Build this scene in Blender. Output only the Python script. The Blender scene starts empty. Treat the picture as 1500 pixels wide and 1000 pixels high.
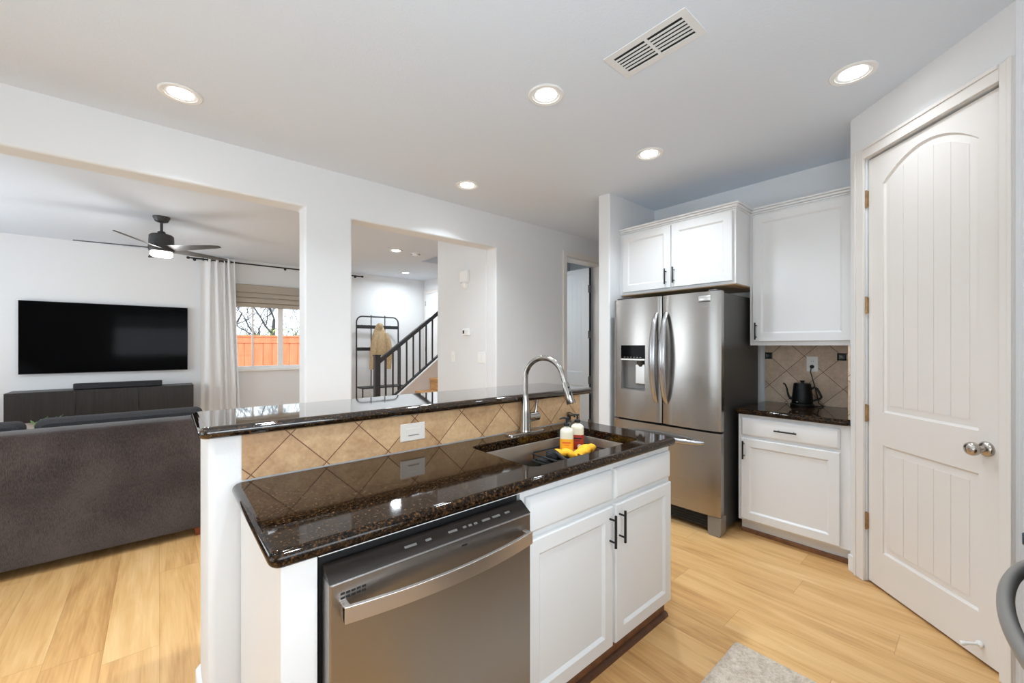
import bpy, bmesh, math, random
from mathutils import Vector, Matrix
random.seed(7)
SC = bpy.context.scene
COL = SC.collection
PI = math.pi
H = 2.74          # ceiling height

# ------------------------------------------------------------------ camera
cam_d = bpy.data.cameras.new('camera')
cam = bpy.data.objects.new('camera', cam_d); COL.objects.link(cam)
cam_d.sensor_fit = 'HORIZONTAL'; cam_d.sensor_width = 36.0; cam_d.lens = 14.4
cam_d.shift_y = 0.004
cam_d.clip_start = 0.02
cam.location = (0, 0, 1.37)
cam.rotation_euler = (PI/2, 0, math.radians(49.28-90))
SC.camera = cam

# ------------------------------------------------------------------ view, world, sun, added fill light
SC.view_settings.view_transform = 'Standard'
SC.view_settings.look = 'None'
SC.view_settings.gamma = 1.0
SC.view_settings.use_curve_mapping = False
SC.view_settings.exposure = 0.32
SC.cycles.diffuse_bounces = 6
SC.cycles.max_bounces = 14
SC.cycles.transparent_max_bounces = 12
SC.cycles.sample_clamp_indirect = 6.0

W = bpy.data.worlds.new('world'); SC.world = W; W.use_nodes = True
wn = W.node_tree.nodes; wn.clear()
wo = wn.new('ShaderNodeOutputWorld'); wb = wn.new('ShaderNodeBackground')
wb.inputs[0].default_value = (0.86, 0.93, 1.0, 1); wb.inputs[1].default_value = 2.2
W.node_tree.links.new(wb.outputs[0], wo.inputs[0])

def lamp(name, kind, loc, rot, energy, size=None, size_y=None, color=(1, 1, 1), parent=None, shape=None):
    d = bpy.data.lights.new(name, kind); d.energy = energy; d.color = color
    if kind == 'AREA':
        if shape: d.shape = shape
        elif size_y: d.shape = 'RECTANGLE'
        d.size = size
        if size_y: d.size_y = size_y
    o = bpy.data.objects.new(name, d); COL.objects.link(o)
    o.location = loc; o.rotation_euler = rot
    if parent: o.parent = parent
    return o

sun = lamp('sun', 'SUN', (0, 0, 12), (math.radians(50), 0, math.radians(-25)), 1.9, color=(1, .95, .88))
sun.data.angle = 0.01
# fill lamps added out of view behind the camera and along the left wall
UP = math.radians(55)     # upward tilt of the added lamps, to brighten the ceiling
lamp('fill_patio', 'AREA', (-2.75, 1.25, 1.1), (0, -PI/2-UP, 0), 10, 1.5, 2.1, (.84, .93, 1.0))
lamp('fill_kitchen', 'AREA', (.0, -.50, 1.5), (PI/2+math.radians(32), 0, 0), 30, 1.9, .9, (.82, .92, 1.0))
lamp('fill_living', 'AREA', (-2.8, 5.7, 1.3), (0, -PI/2-UP*.6, 0), 42, 1.5, 2.3, (.86, .94, 1.0))
lamp('fill_stairwell', 'AREA', (4.2, 5.35, 5.0), (0, 0, 0), 9, 1.4, 1.1, (1.0, .98, .96))     # fill lamp added up the stairwell to brighten the hall

# ------------------------------------------------------------------ materials
def lin(c):
    c /= 255.0
    return c/12.92 if c <= 0.04045 else ((c+0.055)/1.055)**2.4
def RGB(r, g, b): return (lin(r), lin(g), lin(b), 1)

def new_mat(name):
    m = bpy.data.materials.new(name); m.use_nodes = True
    nt = m.node_tree; nt.nodes.clear()
    out = nt.nodes.new('ShaderNodeOutputMaterial'); b = nt.nodes.new('ShaderNodeBsdfPrincipled')
    nt.links.new(b.outputs[0], out.inputs[0])
    return m, nt, b
def N(nt, t, **kw):
    n = nt.nodes.new(t)
    for k, v in kw.items(): setattr(n, k, v)
    return n
def setin(n, **kw):
    for k, v in kw.items(): n.inputs[k.replace('_', ' ')].default_value = v
def coords(nt, scale=(1, 1, 1), loc=(0, 0, 0), rot=(0, 0, 0), kind='Object'):
    tc = N(nt, 'ShaderNodeTexCoord'); mp = N(nt, 'ShaderNodeMapping')
    mp.inputs['Scale'].default_value = scale; mp.inputs['Location'].default_value = loc; mp.inputs['Rotation'].default_value = rot
    nt.links.new(tc.outputs[kind], mp.inputs[0]); return mp.outputs[0]
def ramp(nt, fac, stops):
    r = N(nt, 'ShaderNodeValToRGB'); e = r.color_ramp.elements
    while len(e) < len(stops): e.new(0.5)
    for el, (p, c) in zip(e, stops): el.position = p; el.color = c
    nt.links.new(fac, r.inputs[0]); return r.outputs[0]
def bump(nt, b, h, strength=.2, dist=.01):
    n = N(nt, 'ShaderNodeBump'); n.inputs['Strength'].default_value = strength; n.inputs['Distance'].default_value = dist
    nt.links.new(h, n.inputs['Height']); nt.links.new(n.outputs[0], b.inputs['Normal'])
def mixc(nt, fac, a, b, mode='MIX'):
    n = N(nt, 'ShaderNodeMix', data_type='RGBA', blend_type=mode)
    for i, v in ((0, fac), (6, a), (7, b)):
        if hasattr(v, 'is_linked') or hasattr(v, 'links'): nt.links.new(v, n.inputs[i])
        else: n.inputs[i].default_value = v
    return n.outputs[2]
def math_n(nt, op, a, b=None, clamp=False):
    n = N(nt, 'ShaderNodeMath', operation=op); n.use_clamp = clamp
    for i, v in ((0, a), (1, b)):
        if v is None: continue
        if hasattr(v, 'links'): nt.links.new(v, n.inputs[i])
        else: n.inputs[i].default_value = v
    return n.outputs[0]

def plain(name, col, rough=.5, metal=0., noise=0., nscale=40, bumpv=0., spec=.5, coat=0.):
    m, nt, b = new_mat(name)
    b.inputs['Base Color'].default_value = col
    setin(b, Roughness=rough, Metallic=metal); b.inputs['Specular IOR Level'].default_value = spec
    if coat: b.inputs['Coat Weight'].default_value = coat; b.inputs['Coat Roughness'].default_value = .05
    n = N(nt, 'ShaderNodeTexNoise'); setin(n, Scale=nscale, Detail=3.0)
    nt.links.new(coords(nt), n.inputs['Vector'])
    if noise:
        d = tuple(c*(1-noise) for c in col[:3])+(1,); l = tuple(min(1, c*(1+noise)) for c in col[:3])+(1,)
        nt.links.new(ramp(nt, n.outputs[0], [(.3, d), (.7, l)]), b.inputs['Base Color'])
    if bumpv: bump(nt, b, n.outputs[0], bumpv, .004)
    return m
def emit(name, col, strength):
    m = bpy.data.materials.new(name); m.use_nodes = True; nt = m.node_tree; nt.nodes.clear()
    o = N(nt, 'ShaderNodeOutputMaterial'); e = N(nt, 'ShaderNodeEmission')
    e.inputs[0].default_value = col; e.inputs[1].default_value = strength
    nt.links.new(e.outputs[0], o.inputs[0]); return m

M = {}
M['wall'] = plain('wall_paint', RGB(228, 229, 230), .7, nscale=130, bumpv=.12, spec=.3)
M['ceiling'] = plain('ceiling_paint', RGB(222, 230, 240), .85, nscale=110, bumpv=.25, spec=.2)  # bluish to cancel the warm light bounced off the floor
M['trim'] = plain('white_trim_paint', RGB(238, 238, 237), .38, nscale=60, bumpv=.02)
M['cab'] = plain('white_cabinet_paint', RGB(230, 230, 230), .36, nscale=60, bumpv=.02)
M['door'] = plain('warm_white_door_paint', RGB(230, 225, 220), .4, nscale=60, bumpv=.02)
M['black'] = plain('black_metal', RGB(28, 28, 29), .42, .3, noise=.15)
M['rack'] = plain('dark_grey_metal', RGB(50, 50, 52), .5, .2, noise=.1)
M['railing'] = plain('charcoal_railing_paint', RGB(48, 49, 52), .45, noise=.1)
M['plastic'] = plain('white_plastic', RGB(240, 240, 238), .35)
M['ivory'] = plain('warm_white_plastic', RGB(222, 212, 202), .4)
M['slot'] = plain('dark_slot', RGB(20, 20, 20), .7)
M['grey_slot'] = plain('grey_slot', RGB(120, 120, 120), .7)
M['toe_wood'] = plain('brown_toe_wood', RGB(128, 88, 60), .5, noise=.25, nscale=25)
M['toe_shadow'] = plain('shadow_brown_moulding', RGB(92, 58, 38), .5, noise=.2, nscale=25)  # brown darkened to hold the cabinet's shadow on the floor
M['chrome'] = plain('brushed_nickel', RGB(186, 186, 188), .25, 1.0)
M['knob'] = plain('satin_nickel', RGB(190, 182, 174), .2, 1.0)
M['brass'] = plain('aged_brass', RGB(168, 138, 104), .38, .9, noise=.2)
M['hinge'] = plain('grey_hinge_metal', RGB(120, 116, 112), .45, .8)
M['gasket_and_gap'] = plain('dark_gasket_and_gap', RGB(16, 16, 17), .6)  # near black; also stands in for shade in door gaps
M['fridge_side'] = plain('dark_grey_fridge_side', RGB(74, 72, 70), .38, .3, noise=.05, nscale=200)
M['sofa'] = None
M['cushion'] = plain('charcoal_cushion_fabric', RGB(52, 51, 53), .95, noise=.35, nscale=180, bumpv=.6)
M['red_wood'] = plain('reddish_leg_wood', RGB(120, 58, 34), .4, noise=.2)
M['screen'] = plain('tv_screen', RGB(7, 7, 8), .07, spec=.04)
M['tvframe'] = plain('tv_bezel', RGB(14, 14, 15), .4)
M['fan'] = plain('dark_grey_fan', RGB(62, 62, 62), .45, .2, noise=.1)
M['fan_blade'] = plain('dark_grey_blade', RGB(74, 73, 72), .5, noise=.15, nscale=12)
M['lens'] = emit('lit_lens', (1, .98, .95, 1), 14)
M['fan_lens'] = emit('lit_fan_lens', (1, .94, .86, 1), 12)
M['shade'] = plain('taupe_shade_fabric', RGB(178, 168, 154), .9, noise=.08, nscale=150, bumpv=.2)
M['vinyl'] = plain('white_window_vinyl', RGB(244, 244, 244), .4)
M['coat'] = plain('tan_coat_cloth', RGB(186, 162, 126), .9, noise=.15, nscale=30, bumpv=.2)
M['kettle'] = plain('matte_black_kettle', RGB(10, 10, 11), .42, spec=.3)
M['rubber'] = plain('black_rubber', RGB(22, 22, 22), .7)
M['mark'] = plain('pale_grey_marking', RGB(170, 168, 165), .5)
M['dim_mark'] = plain('faint_panel_print', RGB(104, 100, 96), .5)
M['recess'] = plain('grey_dispenser_plastic', RGB(128, 126, 124), .4, .2)
M['faucet'] = plain('brushed_nickel_faucet', RGB(172, 167, 161), .2, 1.0)
M['panel'] = plain('dark_warm_control_strip', RGB(52, 46, 42), .28, .4)
M['bottle_clear'] = plain('cloudy_bottle_plastic', RGB(230, 222, 200), .25)
M['yellow'] = plain('yellow_soap_label', RGB(236, 168, 40), .35, noise=.05)
M['red'] = plain('red_soap_label', RGB(158, 48, 34), .35, noise=.05)
M['orange_mark'] = plain('orange_label_print', RGB(214, 96, 40), .4)
M['cream'] = plain('cream_label_spot', RGB(244, 226, 214), .4)
M['cloth_yellow'] = plain('yellow_cloth', RGB(238, 172, 36), .85, noise=.15, nscale=60, bumpv=.4)
M['bristle'] = plain('black_bristle', RGB(18, 18, 18), .9)
M['accent'] = plain('dark_green_accent_tile', RGB(48, 56, 50), .25, noise=.3, nscale=60)
M['badge'] = plain('silver_badge', RGB(205, 203, 200), .3, .8)
M['enamel'] = plain('black_range_enamel', RGB(26, 27, 29), .25)
M['knob_blue_reflection'] = plain('dark_knob_blue_reflection', RGB(44, 62, 72), .3, .3)  # bluish teal of a reflection mixed into the knob colour
M['handle_grey'] = plain('grey_handle_metal', RGB(138, 134, 129), .4, .25)
M['leaf'] = plain('green_leaf', RGB(96, 140, 78), .6, noise=.3)
M['hedge'] = plain('hedge_leaf', RGB(150, 178, 98), .8, noise=.4, nscale=8)
M['bark'] = plain('dark_bark', RGB(70, 70, 74), .9, noise=.3)
M['pot'] = plain('grey_pot', RGB(120, 118, 115), .7)
M['ground'] = plain('pale_gravel', RGB(176, 170, 160), .95, noise=.2, nscale=20)
M['drain'] = plain('drain_steel', RGB(120, 118, 116), .3, 1.0)

def fabric(name, c1, c2):
    m, nt, b = new_mat(name)
    nf = N(nt, 'ShaderNodeTexNoise'); setin(nf, Scale=1.0, Detail=3.0, Roughness=.7); nt.links.new(coords(nt, (330, 330, 60)), nf.inputs['Vector'])
    wv = N(nt, 'ShaderNodeTexWave', wave_type='BANDS', bands_direction='X'); setin(wv, Scale=95.0, Distortion=1.5)
    wv.inputs['Detail Scale'].default_value = 4.0
    nt.links.new(coords(nt), wv.inputs['Vector'])
    ns = N(nt, 'ShaderNodeTexNoise'); setin(ns, Scale=3.0, Detail=4.0); nt.links.new(coords(nt), ns.inputs['Vector'])
    f = math_n(nt, 'ADD', math_n(nt, 'MULTIPLY', nf.outputs[0], .55), math_n(nt, 'MULTIPLY', ns.outputs[0], .45))
    nt.links.new(ramp(nt, f, [(.36, c1), (.64, c2)]), b.inputs['Base Color'])
    setin(b, Roughness=.95); b.inputs['Specular IOR Level'].default_value = .15
    b.inputs['Sheen Weight'].default_value = .25
    bump(nt, b, wv.outputs[0], .25, .004)
    return m
M['sofa'] = fabric('brown_grey_ribbed_fabric', RGB(44, 39, 38), RGB(88, 79, 77))

def steel(name, col, rough=.3, dirn='Z'):
    m, nt, b = new_mat(name)
    sc = (2, 2, 260) if dirn == 'Z' else (1.5, 220, 220)
    n = N(nt, 'ShaderNodeTexNoise'); setin(n, Scale=1.0, Detail=2.0); nt.links.new(coords(nt, sc), n.inputs['Vector'])
    b.inputs['Base Color'].default_value = col; setin(b, Metallic=1.0)
    r = N(nt, 'ShaderNodeMapRange'); setin(r, To_Min=rough*.965, To_Max=rough*1.035)
    nt.links.new(n.outputs[0], r.inputs[0]); nt.links.new(r.outputs[0], b.inputs['Roughness'])
    return m
M['steel'] = steel('stainless_steel', RGB(168, 164, 160), .27)
M['dwsteel'] = steel('warm_grey_stainless', RGB(158, 153, 149), .32)
M['dwhandle'] = plain('warm_bright_stainless', RGB(196, 188, 182), .34, 1.0)
M['sinksteel'] = plain('brushed_sink_steel', RGB(152, 141, 130), .38, 1.0)

def granite(name, coat):
    m, nt, b = new_mat(name)
    co = coords(nt)
    n1 = N(nt, 'ShaderNodeTexNoise'); setin(n1, Scale=115.0, Detail=6.0, Roughness=.75); nt.links.new(co, n1.inputs['Vector'])
    base = ramp(nt, n1.outputs[0], [(.40, RGB(6, 5, 4)), (.49, RGB(24, 16, 10)), (.58, RGB(58, 39, 22)), (.69, RGB(112, 80, 46))])
    v = N(nt, 'ShaderNodeTexVoronoi'); setin(v, Scale=170.0); nt.links.new(co, v.inputs['Vector'])
    sp = ramp(nt, v.outputs['Distance'], [(.0, (1, 1, 1, 1)), (.16, (0, 0, 0, 1))])
    rnd = N(nt, 'ShaderNodeSeparateColor'); nt.links.new(v.outputs['Color'], rnd.inputs[0])
    sel = ramp(nt, rnd.outputs[0], [(.9, (0, 0, 0, 1)), (.93, (1, 1, 1, 1))])
    fac = mixc(nt, 1.0, sp, sel, 'MULTIPLY')
    c = mixc(nt, fac, base, RGB(190, 176, 156))
    nt.links.new(c, b.inputs['Base Color'])
    setin(b, Roughness=.05, IOR=1.32); b.inputs['Coat Weight'].default_value = coat; b.inputs['Coat Roughness'].default_value = .03; b.inputs['Coat IOR'].default_value = 1.55
    return m
M['granite'] = granite('dark_brown_granite', 0.0)
M['granite_bar'] = granite('polished_dark_brown_granite', 1.0)

def tile(name, axis, x0, z0, period, c1, c2, grout, border=None):
    # diagonal tiles: axis 0 -> pattern in X/Z, axis 1 -> pattern in Y/Z (world coordinates; objects keep a zero transform)
    m, nt, b = new_mat(name)
    g = N(nt, 'ShaderNodeTexCoord'); sp = N(nt, 'ShaderNodeSeparateXYZ'); nt.links.new(g.outputs['Object'], sp.inputs[0])
    a = math_n(nt, 'SUBTRACT', sp.outputs[axis], x0); z = math_n(nt, 'SUBTRACT', sp.outputs[2], z0)
    u = math_n(nt, 'DIVIDE', math_n(nt, 'ADD', a, z), period); v = math_n(nt, 'DIVIDE', math_n(nt, 'SUBTRACT', a, z), period)
    def edge(q):
        f = math_n(nt, 'SUBTRACT', q, math_n(nt, 'ROUND', q))
        return math_n(nt, 'ABSOLUTE', f)
    e = math_n(nt, 'MINIMUM', edge(u), edge(v))
    line = math_n(nt, 'LESS_THAN', e, .0105)
    cell = N(nt, 'ShaderNodeCombineXYZ')
    nt.links.new(math_n(nt, 'FLOOR', u), cell.inputs[0]); nt.links.new(math_n(nt, 'FLOOR', v), cell.inputs[1])
    wn_ = N(nt, 'ShaderNodeTexWhiteNoise', noise_dimensions='3D'); nt.links.new(cell.outputs[0], wn_.inputs['Vector'])
    n = N(nt, 'ShaderNodeTexNoise'); setin(n, Scale=14.0, Detail=8.0, Roughness=.7); nt.links.new(g.outputs['Object'], n.inputs['Vector'])
    n2 = N(nt, 'ShaderNodeTexNoise'); setin(n2, Scale=70.0, Detail=4.0); nt.links.new(g.outputs['Object'], n2.inputs['Vector'])
    f = math_n(nt, 'ADD', math_n(nt, 'MULTIPLY', n.outputs[0], .6), math_n(nt, 'ADD', math_n(nt, 'MULTIPLY', wn_.outputs[0], .18), math_n(nt, 'MULTIPLY', n2.outputs[0], .25)))
    base = ramp(nt, f, [(.3, c1), (.75, c2)])
    nt.links.new(mixc(nt, line, base, grout), b.inputs['Base Color'])
    setin(b, Roughness=.42)
    bump(nt, b, math_n(nt, 'MULTIPLY', line, -1.0), .5, .003)
    return m
M['tile_bar'] = tile('tan_diagonal_tile', 0, .36, 1.05, .246, RGB(164, 122, 84), RGB(222, 186, 142), RGB(112, 72, 46))
M['tile_wall'] = tile('taupe_diagonal_tile', 1, .9335, 1.2886, .2405, RGB(178, 154, 130), RGB(228, 206, 182), RGB(104, 74, 56))

def floor_mat():
    m, nt, b = new_mat('honey_oak_planks')
    tc = N(nt, 'ShaderNodeTexCoord'); sp = N(nt, 'ShaderNodeSeparateXYZ'); nt.links.new(tc.outputs['Object'], sp.inputs[0])
    PW, PL = .19, 1.35
    row = math_n(nt, 'FLOOR', math_n(nt, 'DIVIDE', sp.outputs[0], PW))
    wr = N(nt, 'ShaderNodeTexWhiteNoise', noise_dimensions='1D'); nt.links.new(row, wr.inputs['W'])
    yy = math_n(nt, 'ADD', math_n(nt, 'DIVIDE', sp.outputs[1], PL), wr.outputs[0])
    cel = N(nt, 'ShaderNodeCombineXYZ'); nt.links.new(row, cel.inputs[0]); nt.links.new(math_n(nt, 'FLOOR', yy), cel.inputs[1])
    wc = N(nt, 'ShaderNodeTexWhiteNoise', noise_dimensions='2D'); nt.links.new(cel.outputs[0], wc.inputs['Vector'])
    fx = math_n(nt, 'ABSOLUTE', math_n(nt, 'SUBTRACT', math_n(nt, 'FRACT', math_n(nt, 'DIVIDE', sp.outputs[0], PW)), .5))
    fy = math_n(nt, 'ABSOLUTE', math_n(nt, 'SUBTRACT', math_n(nt, 'FRACT', yy), .5))
    seam = math_n(nt, 'MAXIMUM', math_n(nt, 'GREATER_THAN', fx, .4935), math_n(nt, 'GREATER_THAN', fy, .4988))
    gc = N(nt, 'ShaderNodeCombineXYZ')
    off = math_n(nt, 'MULTIPLY', wc.outputs[0], 37.0)
    nt.links.new(math_n(nt, 'MULTIPLY', sp.outputs[0], 11.0), gc.inputs[0])
    nt.links.new(math_n(nt, 'MULTIPLY', sp.outputs[1], 1.3), gc.inputs[1]); nt.links.new(off, gc.inputs[2])
    n1 = N(nt, 'ShaderNodeTexNoise'); setin(n1, Scale=1.0, Detail=5.0, Roughness=.55, Distortion=.8); nt.links.new(gc.outputs[0], n1.inputs['Vector'])
    gf = N(nt, 'ShaderNodeCombineXYZ')
    nt.links.new(math_n(nt, 'MULTIPLY', sp.outputs[0], 120.0), gf.inputs[0]); nt.links.new(math_n(nt, 'MULTIPLY', sp.outputs[1], 4.0), gf.inputs[1]); nt.links.new(off, gf.inputs[2])
    n2 = N(nt, 'ShaderNodeTexNoise'); setin(n2, Scale=1.0, Detail=3.0); nt.links.new(gf.outputs[0], n2.inputs['Vector'])
    f = math_n(nt, 'ADD', math_n(nt, 'MULTIPLY', n1.outputs[0], .62), math_n(nt, 'ADD', math_n(nt, 'MULTIPLY', n2.outputs[0], .24), math_n(nt, 'MULTIPLY', wc.outputs[0], .13)))
    base = ramp(nt, f, [(.32, RGB(182, 134, 82)), (.5, RGB(214, 168, 110)), (.68, RGB(228, 188, 134))])
    kn = N(nt, 'ShaderNodeTexVoronoi'); setin(kn, Scale=1.0)
    gk = N(nt, 'ShaderNodeCombineXYZ'); nt.links.new(math_n(nt, 'MULTIPLY', sp.outputs[0], 6.3), gk.inputs[0]); nt.links.new(math_n(nt, 'MULTIPLY', sp.outputs[1], 1.3), gk.inputs[1])
    nt.links.new(gk.outputs[0], kn.inputs['Vector'])
    kd = ramp(nt, kn.outputs['Distance'], [(.0, (.6, .6, .6, 1)), (.13, (0, 0, 0, 1))])
    base = mixc(nt, kd, base, RGB(150, 102, 60))
    nt.links.new(mixc(nt, math_n(nt, 'MULTIPLY', seam, .32), base, RGB(128, 86, 50)), b.inputs['Base Color'])
    setin(b, Roughness=.36); b.inputs['Specular IOR Level'].default_value = .35
    bump(nt, b, n2.outputs[0], .04, .002)
    return m
M['floor'] = floor_mat()

def wood(name, c1, c2, sc=(3, 40, 40), rough=.45):
    m, nt, b = new_mat(name)
    n = N(nt, 'ShaderNodeTexNoise'); setin(n, Scale=1.0, Detail=5.0, Distortion=.8); nt.links.new(coords(nt, sc), n.inputs['Vector'])
    nt.links.new(ramp(nt, n.outputs[0], [(.3, c1), (.7, c2)]), b.inputs['Base Color']); setin(b, Roughness=rough)
    return m
M['stairwood'] = wood('oak_stair_wood', RGB(176, 128, 78), RGB(214, 168, 112), (30, 3, 30))
M['console'] = wood('black_brown_veneer', RGB(28, 25, 24), RGB(44, 40, 39), (50, 50, 2), .4)
M['cab_under'] = wood('raw_cabinet_underside', RGB(196, 160, 118), RGB(222, 190, 150), (3, 30, 30))
M['fence'] = wood('orange_stained_fence', RGB(214, 120, 78), RGB(232, 146, 104), (14, 14, 1.5), .8)

def rug_mat():
    m, nt, b = new_mat('beige_speckled_rug')
    n = N(nt, 'ShaderNodeTexNoise'); setin(n, Scale=38.0, Detail=6.0, Roughness=.8); nt.links.new(coords(nt), n.inputs['Vector'])
    n2 = N(nt, 'ShaderNodeTexNoise'); setin(n2, Scale=260.0, Detail=2.0); nt.links.new(coords(nt), n2.inputs['Vector'])
    nt.links.new(ramp(nt, n.outputs[0], [(.35, RGB(166, 150, 132)), (.5, RGB(196, 180, 162)), (.68, RGB(216, 204, 190))]), b.inputs['Base Color'])
    setin(b, Roughness=.98); bump(nt, b, n2.outputs[0], .6, .006); return m
M['rug'] = rug_mat()

def sheer():
    m = bpy.data.materials.new('sheer_white_curtain_cloth'); m.use_nodes = True; nt = m.node_tree; nt.nodes.clear()
    o = N(nt, 'ShaderNodeOutputMaterial'); d = N(nt, 'ShaderNodeBsdfDiffuse'); t = N(nt, 'ShaderNodeBsdfTranslucent'); mx = N(nt, 'ShaderNodeMixShader')
    n = N(nt, 'ShaderNodeTexNoise'); setin(n, Scale=300.0); nt.links.new(coords(nt), n.inputs['Vector'])
    nt.links.new(ramp(nt, n.outputs[0], [(.3, RGB(244, 244, 244)), (.7, RGB(252, 252, 252))]), d.inputs[0])
    t.inputs[0].default_value = RGB(250, 250, 250); mx.inputs[0].default_value = .35
    nt.links.new(d.outputs[0], mx.inputs[1]); nt.links.new(t.outputs[0], mx.inputs[2]); nt.links.new(mx.outputs[0], o.inputs[0]); return m
M['sheer'] = sheer()
def pane():
    m = bpy.data.materials.new('window_glass'); m.use_nodes = True; nt = m.node_tree; nt.nodes.clear()
    o = N(nt, 'ShaderNodeOutputMaterial'); t = N(nt, 'ShaderNodeBsdfTransparent'); g = N(nt, 'ShaderNodeBsdfGlossy'); f = N(nt, 'ShaderNodeFresnel'); mx = N(nt, 'ShaderNodeMixShader')
    g.inputs['Roughness'].default_value = .01; f.inputs[0].default_value = 1.45; t.inputs[0].default_value = (.96, .98, .98, 1)
    nt.links.new(f.outputs[0], mx.inputs[0]); nt.links.new(t.outputs[0], mx.inputs[1]); nt.links.new(g.outputs[0], mx.inputs[2]); nt.links.new(mx.outputs[0], o.inputs[0]); return m
M['glass'] = pane()

# ------------------------------------------------------------------ mesh helpers
def root_matrix(o):
    m = Matrix.Identity(4)
    while o is not None:
        m = Matrix.Translation(o.location) @ o.rotation_euler.to_matrix().to_4x4() @ m
        o = o.parent
    return m

def rrect(x0, x1, y0, y1, r, n=5):
    pts = []
    for cx, cy, a0 in ((x1-r, y1-r, 0), (x0+r, y1-r, PI/2), (x0+r, y0+r, PI), (x1-r, y0+r, 1.5*PI)):
        for i in range(n+1):
            a = a0+PI/2*i/n; pts.append((cx+r*math.cos(a), cy+r*math.sin(a)))
    return pts

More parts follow.
